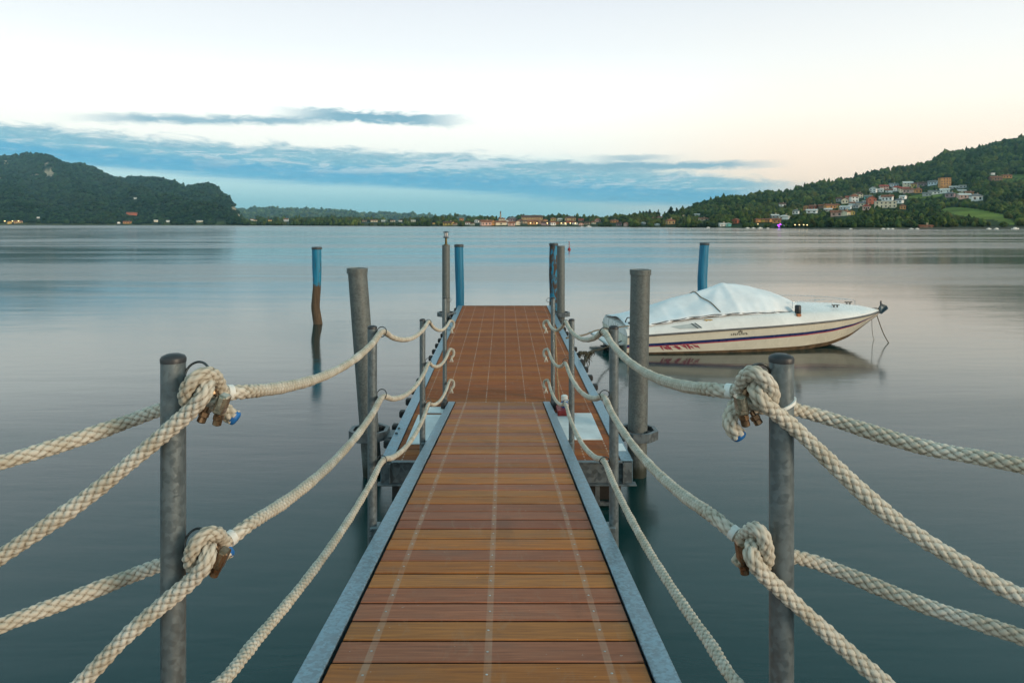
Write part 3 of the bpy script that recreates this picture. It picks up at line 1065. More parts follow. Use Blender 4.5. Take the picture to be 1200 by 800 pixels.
lab_h = {(-1, 0): 'upper thick rope hooked at the nearest left post, sagging outwards in front of it', (-1, 1): 'lower thick rope hooked at the nearest left post, sagging outwards in front of it',
         (1, 0): 'upper thick rope hooked at the nearest right post, sagging outwards in front of it', (1, 1): 'lower thick rope hooked at the nearest right post, sagging outwards in front of it'}
zz_ = {(-1, 0): zLT, (-1, 1): zLM, (1, 0): zRT, (1, 1): zRM}
clampd = {  # body centre, body lean, nut positions
    (-1, 0): ((468, 488, 1.385), 20, [((444, 575, 1.385), (425, 655, 1.385)), ((335, 550, 1.40), (300, 635, 1.395))], (385, 360, 1.418)),
    (-1, 1): ((462, 425, 1.385), 25, [((434, 490, 1.385), (398, 565, 1.385))], (405, 310, 1.42)),
    (1, 0): ((176, 455, 1.385), -10, [((188, 525, 1.385), (212, 612, 1.385)), ((268, 535, 1.40), (308, 598, 1.395))], (215, 330, 1.418)),
    (1, 1): ((182, 340, 1.385), -8, [((192, 440, 1.385), (204, 508, 1.385))], (215, 245, 1.42)),
}
for key in hook:
    side, lvl = key
    pts = outer[key] + hook[key][1:]
    org = hook[key][2]
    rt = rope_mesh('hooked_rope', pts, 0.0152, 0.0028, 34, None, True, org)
    tag(rt, lab_h[key], 'rope', 'thick ropes running out to the quay')
    if key != (1, 1):
        e = Vector(pts[-1]) - org
        d = (Vector(pts[-1]) - Vector(pts[-2])).normalized()
        b = MB()
        b.tube([e - d * 0.003, e + d * 0.004, e + d * 0.007, e + d * 0.008], [0.0155, 0.0148, 0.011, 0.005], 18)
        b.build('blue_tip', M['blue_tape'], rt, smooth=50)
    (bc, lean, nuts, th) = clampd[key]
    t = thing('rope_clamp', {(-1, 0): 'metal rope clamp with two hanging bolts at the upper left knot', (-1, 1): 'small brown metal rope clamp at the lower left knot',
                             (1, 0): 'metal rope clamp with two hanging bolts at the upper right knot', (1, 1): 'small brown metal rope clamp at the lower right knot'}[key], 'clamp',
              zz_[key](*bc), 0, 'metal clamps on the rope knots')
    c = zz_[key](*bc)
    R = Matrix.Rotation(math.radians(lean), 3, 'Y')
    b = MB()
    b.box((0, 0, 0), (0.021, 0.026, 0.040), rot=R, bevel=0.003)
    b.box((-0.001 * side, -0.012, 0.004), (0.013, 0.010, 0.028), rot=R, bevel=0.002)
    b.build('clamp_body', M['clamp_steel'] if lvl == 0 else M['bronze'], t, smooth=30)
    for (p0, p1) in nuts:
        a, e = zz_[key](*p0) - c, zz_[key](*p1) - c
        b = MB()
        b.tube([a.lerp(e, -0.5), e.lerp(a, 0.1)], 0.0052, 12)
        b.tube([a, a.lerp(e, 0.42)], 0.0105, 6)
        b.tube([a.lerp(e, 0.48), a.lerp(e, 0.92), e], [0.009, 0.009, 0.006], 12)
        b.build('bolt', M['bronze'], t, smooth=30)
    q = zz_[key](*th) - c
    b = MB()
    b.box(q, (0.014, 0.02, 0.036), rot=Matrix.Rotation(math.radians(-lean), 3, 'Y'), bevel=0.004)
    b.build('thimble', M['bronze'], t, smooth=30)

back = {
    (-1, 0): [zLT(420, 455, 1.47), W(232, 466, 1.485), W(203, 474, 1.52), W(160, 490, 1.55), W(80, 518, 1.46), W(0, 542, 1.38), Vector((-1.5, 1.05, 1.93)), Vector((QL[0] + .02, QL[1], 2.04))],
    (-1, 1): [zLM(420, 450, 1.47), W(235, 652, 1.485), W(205, 656, 1.52), W(160, 672, 1.55), W(80, 703, 1.46), W(0, 733, 1.38), Vector((-1.5, 1.02, 1.60)), Vector((QL[0] + .02, QL[1], 1.66))],
    (1, 0): [zRT(240, 450, 1.47), W(888, 476, 1.485), W(918, 477, 1.52), W(960, 487, 1.55), W(1080, 523, 1.44), W(1200, 546, 1.34), Vector((1.55, 1.0, 1.95)), Vector((QR[0] - .02, QR[1], 2.04))],
    (1, 1): [zRM(230, 420, 1.47), W(888, 650, 1.485), W(918, 650, 1.52), W(960, 660, 1.55), W(1080, 708, 1.44), W(1200, 747, 1.34), Vector((1.5, 1.0, 1.62)), Vector((QR[0] - .02, QR[1], 1.66))],
}
lab_b = {(-1, 0): 'upper thick rope passing behind the nearest left post and running to the frame edge', (-1, 1): 'lower thick rope passing behind the nearest left post and running to the frame edge',
         (1, 0): 'upper thick rope passing behind the nearest right post and running to the frame edge', (1, 1): 'lower thick rope passing behind the nearest right post and running to the frame edge'}
for key, pts in back.items():
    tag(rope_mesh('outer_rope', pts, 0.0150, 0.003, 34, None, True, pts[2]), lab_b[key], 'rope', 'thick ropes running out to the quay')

# white cable tie round the near right post
b = MB()
pts = [(0.0275 * math.cos(a), 0.0275 * math.sin(a), 0.013 * math.cos(a)) for a in [2 * PI * i / 40 for i in range(40)]]
for i in range(40):
    p, q = pts[i], pts[(i + 1) % 40]
    vs = []
    for (r, dz_) in ((0.0247, -0.0035), (0.0285, -0.0035), (0.0285, 0.0035), (0.0247, 0.0035)):
        for t_ in (p, q):
            m_ = math.hypot(t_[0], t_[1])
            vs.append((t_[0] / m_ * r, t_[1] / m_ * r, t_[2] + dz_))
    b.add(vs, [(0, 1, 3, 2), (2, 3, 5, 4), (4, 5, 7, 6), (6, 7, 1, 0)])
b.box((-0.026, -0.012, -0.009), (0.010, 0.009, 0.010), bevel=0.002)
tie = b.build('cable_tie', M['white_tape'], None, 40)
tie.location = (XR, PY[0], 2.5 + (262.5 - 474) * 1.41 / 800)
tag(tie, 'white plastic cable tie strapped round the nearest right rail post', 'cable tie')

# thin cord, red box, mooring lines
b = MB()
b.tube([W(650.5, 383, 7.88), W(651.5, 410, 7.86), W(653.5, 445, 7.84), W(655.5, 472, 7.80)], 0.009, 8)
tag(b.build('cord', simple('tan_cord', (0.30, 0.20, 0.11), 0.85, 0, 0.3, 30), None, 60, W(655.5, 472, 7.80)), 'thin tan cord hanging straight down beside the last right rail post', 'cord')
p = W(660, 492, 7.45)
t = thing('supply_box', 'small red box holding a blue and white bundle beside the gangway foot', 'box', (0.665, 7.42, dz(7.42) + 0.006))
b = MB()
b.box((0, 0, 0.03), (0.17, 0.24, 0.06), bevel=0.008)
b.build('tray', M['red_plastic'], t)
b = MB()
b.lathe([(0.035, 0.055), (0.038, 0.07), (0.038, 0.12), (0.03, 0.13)], (0.0, 0.03, 0), 14)
b.build('blue_bundle', M['blue_plastic'], t, smooth=40)
b = MB()
b.lathe([(0.03, 0.13), (0.036, 0.135), (0.036, 0.185), (0.015, 0.195)], (0.0, 0.03, 0), 14)
b.box((0.05, 0.08, 0.09), (0.05, 0.06, 0.07), bevel=0.01)
b.build('white_bundle', M['white_tape'], t, smooth=40)

# ------------------------------------------------------------------ the motorboat
BOAT_RZ = math.radians(6.0)
BX, BYY = 2.27, 14.0
boat = thing('motorboat', 'cream motorboat with navy and red stripes under a white cover', 'motorboat', (BX, BYY, 0.0), BOAT_RZ)
boat_inv = Matrix.Rotation(-BOAT_RZ, 3, 'Z')
ST = np.array([0, .5, 1.2, 2, 2.8, 3.6, 4.3, 4.9, 5.4, 5.78])
HB = np.array([.96, 1.0, 1.04, 1.05, 1.03, .95, .80, .59, .33, .03])
SZ = np.array([.345, .375, .42, .465, .50, .535, .565, .59, .615, .635])
CB = np.array([.88, .90, .92, .92, .88, .77, .56, .32, .10, .004])
CZ = np.array([-.03, -.03, -.03, -.03, -.02, -.01, .03, .15, .36, .57])
KZ_ = np.array([-.30, -.30, -.30, -.29, -.25, -.17, -.05, .10, .34, .565])
CH = np.array([.15, .17, .21, .24, .235, .205, .175, .14, .095, .03])     # coaming rise
CR = np.array([.02, .02, .03, .04, .07, .10, .11, .09, .05, .005])       # deck camber
sv = np.linspace(0, 5.78, 70)


def sm(y_):
    # cubic smoothing by repeated interpolation
    y2 = np.interp(sv, ST, y_)
    k = np.array([1, 2, 3, 2, 1]) / 9
    pad = np.pad(y2, 2, mode='edge')
    r = np.convolve(pad, k, 'valid')
    r[0], r[-1] = y2[0], y2[-1]
    return r


hb, sz_, cb, cz, kz, ch, cr = [sm(a) for a in (HB, SZ, CB, CZ, KZ_, CH, CR)]
b = MB()
rows = []
for i in range(len(sv)):
    s = sv[i]
    f1 = np.interp(s, [0, 2.5, 5.78], [0.42, 0.33, 0.27])
    f2 = f1 + np.interp(s, [0, 2.5, 5.78], [0.13, 0.10, 0.075])
    f3 = f2 + np.interp(s, [0, 2.5, 5.78], [0.045, 0.04, 0.035])
    fr = [0, f1 * 0.5, f1, f2, f3, (f3 + 0.84) / 2, 0.84, 0.93, 1.0]
    row = []
    for fv in fr:
        x = hb[i] + (cb[i] - hb[i]) * (fv ** 1.25)
        z = sz_[i] + (cz[i] - sz_[i]) * fv
        row.append((x, z))
    row.append(((cb[i]) * 0.5, (cz[i] + kz[i]) / 2))
    row.append((0.0, kz[i]))
    rows.append(row)
nr_ = len(rows[0])
for sgn in (-1, 1):
    vs = []
    for i, row in enumerate(rows):
        # raked stem: the lower rows end further aft
        for (x, z) in row:
            vs.append((sv[i], sgn * x, z))
    o0 = len(b.v)
    fs, ms = [], []
    for i in range(len(sv) - 1):
        for j in range(nr_ - 1):
            q = (i * nr_ + j, (i + 1) * nr_ + j, (i + 1) * nr_ + j + 1, i * nr_ + j + 1)
            if sgn > 0:
                q = q[::-1]
            m_ = {2: 1, 3: 2, 6: 3, 7: 3, 8: 3, 9: 3}.get(j, 0)
            b.add([vs[k] for k in q], [(0, 1, 2, 3)], m_)
tr = [(0, -x, z) for (x, z) in rows[0]] + [(0, x, z) for (x, z) in rows[0][::-1][1:]]
b.add(tr, [tuple(range(len(tr)))][0:1], 0)
M['hull'] = simple('hull_gelcoat', (0.66, 0.62, 0.51), 0.25, 0, 0.08, 1.5)
M['deck_gel'] = simple('deck_gelcoat', (0.74, 0.73, 0.70), 0.3, 0, 0.08, 2)
M['navy'] = simple('navy_stripe', (0.02, 0.035, 0.13), 0.3, 0, 0.1, 4)
M['redstripe'] = simple('red_stripe', (0.42, 0.07, 0.08), 0.35, 0, 0.15, 4)
M['boot'] = simple('waterline_scum', (0.10, 0.062, 0.03), 0.8, 0, 0.5, 5)


def weld(o, d=0.0005):
    bm = bmesh.new()
    bm.from_mesh(o.data)
    bmesh.ops.remove_doubles(bm, verts=bm.verts, dist=d)
    bmesh.ops.recalc_face_normals(bm, faces=bm.faces)
    bm.to_mesh(o.data)
    bm.free()


ho = b.build('hull', [M['hull'], M['navy'], M['redstripe'], M['boot']], boat)
weld(ho)
ho.data.polygons.foreach_set('use_smooth', [True] * len(ho.data.polygons))
ho.data.set_sharp_from_angle(angle=math.radians(35))
# deck moulding
b = MB()
vs = []
prof_n = 0
for i in range(len(sv)):
    h_, s0, c_, r_ = hb[i], sz_[i], ch[i], cr[i]
    k_ = min(1.0, h_ / 0.5)
    inn = h_ - 0.13 * k_
    row = [(h_ - 0.004, s0 + 0.004), (h_ - 0.02 * k_, s0 + 0.045 * k_ + 0.004), (h_ - 0.10 * k_, s0 + c_ * 0.72), (h_ - 0.16 * k_, s0 + c_ * 0.97), (h_ - 0.21 * k_, s0 + c_)]
    row += [(inn * 0.5, s0 + c_ + r_ * 0.75), (0, s0 + c_ + r_)]
    full = [(-x, z) for (x, z) in row] + [(x, z) for (x, z) in row[::-1][1:]]
    prof_n = len(full)
    vs += [(sv[i], x, z) for (x, z) in full]
fs = [(i * prof_n + j, (i + 1) * prof_n + j, (i + 1) * prof_n + j + 1, i * prof_n + j + 1) for i in range(len(sv) - 1) for j in range(prof_n - 1)]
fs.append(tuple(range(prof_n)))
b.add(vs, fs)
do = b.build('deck', M['deck_gel'], boat)
weld(do, 0.0003)
do.data.polygons.foreach_set('use_smooth', [True] * len(do.data.polygons))
do.data.set_sharp_from_angle(angle=math.radians(40))
b = MB()
for sgn in (-1, 1):
    b.tube([(sv[i], sgn * (hb[i] + 0.008), sz_[i]) for i in range(0, len(sv), 2)] + [(5.79, sgn * 0.012, sz_[-1])], 0.020, 8)
b.build('rub_rail', simple('rub_rail', (0.10, 0.10, 0.10), 0.5, 0, 0.2, 8), boat, smooth=60)
# swim platform and stern fittings
b = MB()
b.box((-0.17, 0, 0.17), (0.36, 1.55, 0.06), bevel=0.02)
b.box((-0.05, 0, 0.09), (0.10, 0.5, 0.14), bevel=0.02)
b.build('swim_platform', M['deck_gel'], boat, smooth=40)
b = MB()
b.box((-0.20, 0.05, -0.14), (0.22, 0.14, 0.30), bevel=0.04)
b.build('outdrive', M['black_plastic'], boat, smooth=40)
b = MB()
b.lathe([(0.04, -0.05), (0.06, 0.0), (0.04, 0.05)], (-0.30, -0.45, 0.05), 14)
b.build('fender', M['black_plastic'], boat, smooth=40)
b = MB()
for (s_, t_) in ((0.10, -0.80), (0.10, 0.78)):
    z0 = 0.50
    b.box((s_, t_, z0 + 0.03), (0.15, 0.03, 0.02), bevel=0.006)
    b.box((s_ - 0.03, t_, z0 + 0.012), (0.02, 0.02, 0.03))
    b.box((s_ + 0.03, t_, z0 + 0.012), (0.02, 0.02, 0.03))
for i in range(4):
    b.tube([(0.14 + 0.07 * math.cos(a) + 0.01 * i, -0.70 + 0.055 * math.sin(a), 0.52 + 0.02 * i) for a in [2 * PI * q / 18 for q in range(18)]], 0.010, 6, closed=True)
b.tube([(0.06, -0.62, 0.48), (0.06, -0.62, 0.60), (0.10, -0.60, 0.66), (0.20, -0.56, 0.66)], 0.012, 6)
b.box((0.20, -0.83, 0.47), (0.10, 0.05, 0.09), bevel=0.02)
b.build('stern_fittings', M['black_plastic'], boat, smooth=40)

# canvas cover
CW_S = [0.02, 0.5, 1.2, 1.75, 2.3, 2.9, 3.4, 3.7, 3.95]
CW = [0.82, 0.86, 0.89, 0.89, 0.87, 0.83, 0.71, 0.55, 0.32]
CE = [0.52, 0.58, 0.69, 0.745, 0.765, 0.765, 0.76, 0.755, 0.755]
CRG = [0.60, 0.74, 0.95, 1.10, 1.285, 1.185, 1.05, 0.92, 0.765]
CPW = [2.0, 1.8, 1.45, 1.15, 1.2, 2.0, 3.2, 3.0, 2.0]


def cover_z(s, t):
    w_, e_, r_, p_ = [np.interp(s, CW_S, a) for a in (CW, CE, CRG, CPW)]
    u = min(1.0, abs(t) / w_)
    z = e_ + (r_ - e_) * (1 - u ** p_)
    # tent folds running down from the peak and slack along the skirt
    ang = math.atan2(t, (s - 2.25))
    d = math.hypot(t, s - 2.25)
    fold = 0.024 * math.sin(ang * 8 + 0.6) * min(1, d * 1.2) * (1 - u * 0.3)
    wr = 0.014 * mnoise.noise(Vector((s * 3.1, t * 3.3, 1.7))) + 0.008 * mnoise.noise(Vector((s * 8, t * 7, 5)))
    sk = 0.02 * math.sin(s * 13 + 1.5 * math.sin(s * 5)) * u ** 3 * (1 if 2.1 < s < 3.5 else 0.35)
    return z + (fold + wr) * (1 - u ** 6) + sk * 0.5


b = MB()
ns_, nt_ = 90, 48
vs = []
for i in range(ns_):
    s = 0.02 + (3.95 - 0.02) * i / (ns_ - 1)
    w_ = np.interp(s, CW_S, CW) * (1 + 0.012 * math.sin(s * 17) + 0.008 * math.sin(s * 31))
    for j in range(nt_):
        u = -1 + 2 * j / (nt_ - 1)
        u = math.copysign(abs(u) ** 0.75, u)
        vs.append((s + 0.03 * abs(u) * math.sin(s * 4), u * w_, cover_z(s, u * np.interp(s, CW_S, CW))))
fs = [(i * nt_ + j, (i + 1) * nt_ + j, (i + 1) * nt_ + j + 1, i * nt_ + j + 1) for i in range(ns_ - 1) for j in range(nt_ - 1)]
b.add(vs, fs)
# hem: short skirt hanging from the edge
for j, sg in ((0, -1), (nt_ - 1, 1)):
    hv = []
    for i in range(ns_):
        p = vs[i * nt_ + j]
        hv += [p, (p[0], p[1] + 0.012 * sg, p[2] - 0.035 - 0.012 * math.sin(i * 0.8))]
    b.add(hv, [(2 * i, 2 * i + 1, 2 * i + 3, 2 * i + 2) for i in range(ns_ - 1)])
cvm = simple('boat_canvas', (0.77, 0.785, 0.795), 0.75, 0, 0.09, 1.6, 0.35, 0.3, 9.0)
cov = b.build('cover', cvm, boat, smooth=70)
sol = cov.modifiers.new('thickness', 'SOLIDIFY')
sol.thickness = 0.006
b = MB()
cordp = []
for i in range(25):
    t_ = -0.84 + 1.68 * i / 24
    s_ = 1.90 - 0.45 * (t_ + 0.84) / 1.68
    cordp.append((s_, t_, cover_z(s_, t_) + 0.010))
b.tube(cordp, 0.010, 6)
b.build('lashing', M['thin_rope'], cov, smooth=60)
b = MB()
hp_ = []
for i in range(60):
    s_ = 0.5 + 3.38 * i / 59
    w_ = np.interp(s_, CW_S, CW)
    hp_.append((s_ , -w_ - 0.008, np.interp(s_, CW_S, CE) - 0.012 - 0.006 * math.sin(i * 0.8)))
b.tube(hp_, 0.009, 6)
b.build('hem_cord', M['bracket_steel'], cov, smooth=60)
# hull graphics
def side_pt(s, f, off=0.004):
    h_, c_, z0, z1 = [np.interp(s, sv, a) for a in (hb, cb, sz_, cz)]
    return Vector((s, -(h_ + (c_ - h_) * (f ** 1.25)) - off, z0 + (z1 - z0) * f))


b = MB()
for i in range(13):
    s = 0.62 + i * 0.058
    up = random.uniform(0.50, 0.60)
    dn = random.uniform(0.68, 0.78)
    w_ = random.uniform(0.05, 0.085)
    b.add([side_pt(s, up), side_pt(s + w_, up + 0.02), side_pt(s + w_ + 0.06, dn), side_pt(s + 0.075, dn - 0.05)], [(0, 1, 2, 3)])
b.build('splash_graphic', simple('crimson_graphic', (0.33, 0.06, 0.09), 0.35, 0, 0.3, 20), boat)
b = MB()
s = 2.03
for i, (w_, gp) in enumerate(((.018, .02), (.03, .01), (.026, .012), (.034, .01), (.022, .012), (.03, .01), (.028, .012), (.020, .012), (.03, .01))):
    f0, f1 = 0.155, 0.235
    b.add([side_pt(s, f0), side_pt(s + w_ * 0.45, f0), side_pt(s + w_ * 0.45, f1), side_pt(s, f1)], [(0, 3, 2, 1)])
    b.add([side_pt(s + w_ * 0.45, f0 + (0 if i % 2 else .05)), side_pt(s + w_, f0 + (0 if i % 2 else .05)), side_pt(s + w_, f0 + .03 + (0 if i % 2 else .05)), side_pt(s + w_ * 0.45, f0 + .03 + (0 if i % 2 else .05))], [(0, 3, 2, 1)])
    s += w_ + gp
for (ds, f) in ((0.14, 0.09), (0.17, 0.075), (0.20, 0.09)):
    b.add([side_pt(2.03 + ds, f), side_pt(2.03 + ds + 0.022, f - 0.02), side_pt(2.03 + ds + 0.03, f + 0.045), side_pt(2.03 + ds + 0.006, f + 0.05)], [(0, 3, 2, 1)])
b.build('hull_lettering', simple('lettering_brown', (0.06, 0.05, 0.035), 0.5, 0, 0.1, 9), boat)
# side vent in the deck moulding
b = MB()


def deck_pt(s, k, off=0.006):
    h_, z0, c_ = [np.interp(s, sv, a) for a in (hb, sz_, ch)]
    pr = [(h_ - 0.02, z0 + 0.049), (h_ - 0.10, z0 + c_ * 0.72)]
    x = pr[0][0] + (pr[1][0] - pr[0][0]) * k
    z = pr[0][1] + (pr[1][1] - pr[0][1]) * k
    return Vector((s, -x - off, z + off))


b.add([deck_pt(1.02, 0.25), deck_pt(1.42, 0.05), deck_pt(1.32, 0.98), deck_pt(0.86, 0.85)], [(0, 1, 2, 3)], 0)
for ds in (0.0, 0.07):
    b.add([deck_pt(1.36 + ds, 0.1, 0.010), deck_pt(1.39 + ds, 0.1, 0.010), deck_pt(1.28 + ds, 0.98, 0.010), deck_pt(1.25 + ds, 0.98, 0.010)], [(0, 1, 2, 3)], 1)
b.build('side_vent', [simple('vent_grey', (0.42, 0.45, 0.44), 0.5, 0, 0.1, 5), M['bracket_steel']], boat)
# foredeck hardware
b = MB()
zt = np.interp(3.55, sv, sz_) + np.interp(3.55, sv, ch)
b.lathe([(0.055, 0), (0.06, 0.03), (0.06, 0.15), (0.045, 0.17)], (3.52, -0.80, zt - 0.02), 14)
b.build('winch', M['black_plastic'], boat, smooth=40)
b = MB()
b.box((3.50, -0.86, zt - 0.04), (0.09, 0.07, 0.05), bevel=0.012)
b.build('side_light', simple('amber', (0.45, 0.16, 0.06), 0.3, 0, 0.1, 10), boat)


def deck_top(s):
    return np.interp(s, sv, sz_) + np.interp(s, sv, ch) + np.interp(s, sv, cr)


for (s_, t_) in ((5.10, 0.0), (4.55, -0.42), (1.62, -0.92)):
    z0 = deck_top(s_) - (0.05 if t_ else 0.0) - (0.06 if s_ < 2 else 0)
    b = MB()
    b.box((s_, t_, z0 + 0.045), (0.17, 0.024, 0.018), bevel=0.006)
    for d in (-0.035, 0.035):
        b.box((s_ + d, t_, z0 + 0.02), (0.022, 0.022, 0.045))
    b.build('cleat', M['ring_steel'] if t_ > -0.9 else simple('amber_cleat', (0.45, 0.30, 0.09), 0.4, 0, 0.2, 10), boat)
b = MB()
rail = []
for i in range(13):
    a = -1 + 2 * i / 12
    rail.append((5.25 - 1.75 * abs(a) ** 1.3, 0.62 * a, deck_top(5.25 - 1.75 * abs(a) ** 1.3) + 0.10))
for i in range(0, 13, 3):
    p = rail[i]
    b.tube([p, (p[0], p[1] * 1.02, p[2] - 0.14)], 0.006, 6)
b.tube(rail, 0.007, 6)
b.build('bow_rail', simple('stainless', (0.6, 0.6, 0.6), 0.25, 0.9, 0.1, 10), boat, smooth=60)
# anchor on the bow roller
anc = thing('anchor', 'dark folded anchor resting on the motorboat bow roller', 'anchor', (0, 0, 0))
anc.location = Vector((BX, BYY, 0)) + Matrix.Rotation(BOAT_RZ, 3, 'Z') @ Vector((5.72, 0, 0.69))
anc.rotation_euler = (0, 0, BOAT_RZ)
anc.scale = (0.8, 0.8, 0.8)
b = MB()
b.box((-0.05, 0, 0.0), (0.50, 0.03, 0.045), bevel=0.008)
b.tube([(-0.30, 0, 0.0), (-0.34, 0.03, 0.03), (-0.36, 0, 0.05), (-0.33, -0.03, 0.02)], 0.012, 6)
b.build('shank', M['ring_steel'], anc, smooth=40)
for sg in (-1, 1):
    b = MB()
    b.add([(0.16, sg * 0.02, 0.14), (0.30, sg * 0.03, 0.08), (0.25, sg * 0.16, 0.02), (0.10, sg * 0.10, -0.13), (0.02, sg * 0.02, -0.10),
           (0.15, sg * 0.01, 0.12), (0.28, sg * 0.01, 0.06), (0.22, sg * 0.13, 0.0), (0.09, sg * 0.08, -0.12), (0.03, sg * 0.0, -0.08)],
          [(0, 1, 2, 3, 4), (9, 8, 7, 6, 5), (0, 5, 6, 1), (1, 6, 7, 2), (2, 7, 8, 3), (3, 8, 9, 4), (4, 9, 5, 0)])
    b.build('fluke', simple('anchor_blue', (0.06, 0.085, 0.10), 0.5, 0.4, 0.3, 10), anc)
b = MB()
b.tube([(0.12, 0, -0.12), (0.14, 0, 0.02), (0.15, 0, 0.21)], 0.02, 8)
b.build('crown_bar', M['ring_steel'], anc, smooth=40)


def bw(s, t, z):
    return Vector((BX, BYY, 0)) + Matrix.Rotation(BOAT_RZ, 3, 'Z') @ Vector((s, t, z))


def line(name, pts, r, mat, label, cat='rope', group=None, sag=None):
    A, _ = smoothpath(pts, 0.05)
    b = MB()
    b.tube([Vector(a) for a in A], r, 7)
    return tag(b.build(name, mat, None, 60, pts[0]), label, cat, group)


pb = bw(5.72, 0.0, 0.62)
line('anchor_line', [pb, W(1036, 392, pb.y - .1), W(1046, 409, pb.y - .35), W(1049, 414, pb.y - .45)], 0.010, M['thin_rope'], 'thin dark line dropping from the motorboat bow into the water', 'line')
lp = W(1036.5, 386, pb.y - 0.08)
line('anchor_trip_line', [bw(5.66, 0.05, 0.56), W(1024, 397, pb.y + 0.2), W(1032, 408, pb.y + 0.15), W(1034, 412, pb.y + 0.15)], 0.005, M['thin_rope'], 'faint thinner line slanting into the water close under the bow', 'line')
line('stern_line', [W(664, 396, 7.9), W(684, 392.5, 9.2), W(702, 386.5, 11.2), bw(0.12, -0.72, 0.52)], 0.012, M['thin_rope'], 'thin brown mooring line stretched from the dock to the boat stern', 'mooring line', 'mooring lines of the motorboat')
ml = line('mossy_line', [Vector((1.10, 9.6, dz(9.6) - 0.1)), W(690, 413.5, 11.0), W(706, 408.5, 12.4), bw(-0.02, -0.6, 0.20)], 0.014, M['weed'], 'dark weedy mooring line hanging low between dock and boat stern', 'mooring line', 'mooring lines of the motorboat')
b = MB()
org = Vector((1.10, 9.6, dz(9.6) - 0.1))
for i in range(34):
    px_ = random.uniform(680, 697)
    Yv = np.interp(px_, [676, 690, 706], [9.9, 11.0, 12.4])
    p = W(px_, np.interp(px_, [676, 690, 706], [413, 413.5, 408.5]), Yv) - org
    Ld = random.uniform(0.02, 0.20) * (1.6 if 686 < px_ < 692 else 0.5)
    b.tube([p, p + Vector((random.uniform(-.03, .03), 0, -Ld * 0.6)), p + Vector((random.uniform(-.05, .05), 0, -Ld))], [0.012, 0.007, 0.003], 5)
for i in range(9):
    px_ = random.uniform(679, 693)
    Yv = np.interp(px_, [676, 690], [9.9, 11.0])
    p = W(px_, 413.4, Yv) - org
    b.lathe([(0.01, -0.03), (0.03, -0.01), (0.028, 0.012), (0.008, 0.028)], p, 7)
b.build('weed_tufts', M['weed'], ml, smooth=60)

# red stake buoy out on the lake
t = thing('marker_buoy', 'tiny red marker buoy far out on the open lake', 'buoy', (W(667, 293, 66).x, 66, 0))
b = MB()
b.lathe([(0.06, -0.5), (0.14, -0.1), (0.15, 0.12), (0.05, 0.22), (0.035, 0.24)], (0, 0, 0), 14)
b.build('float_body', M['red_plastic'], t, smooth=40)
b = MB()
b.lathe([(0.035, 0.24), (0.03, 0.72), (0.05, 0.73), (0.05, 0.80), (0.02, 0.82)], (0, 0, 0), 10)
b.build('stake', M['red_plastic'], t, smooth=40)
# ------------------------------------------------------------------ land round the lake
def interp(tab):
    xs = [a for a, _ in tab]
    ys = [c for _, c in tab]
    return lambda x: np.interp(x, xs, ys)


shore_y = interp([(-500, 264.0), (250, 264.2), (420, 264.9), (560, 265.6), (690, 265.9), (800, 266.6), (880, 267.6), (1000, 268.4), (1500, 268.6)])


def shore_d(px):
    return CAMZ * F / (shore_y(px) - HOR)


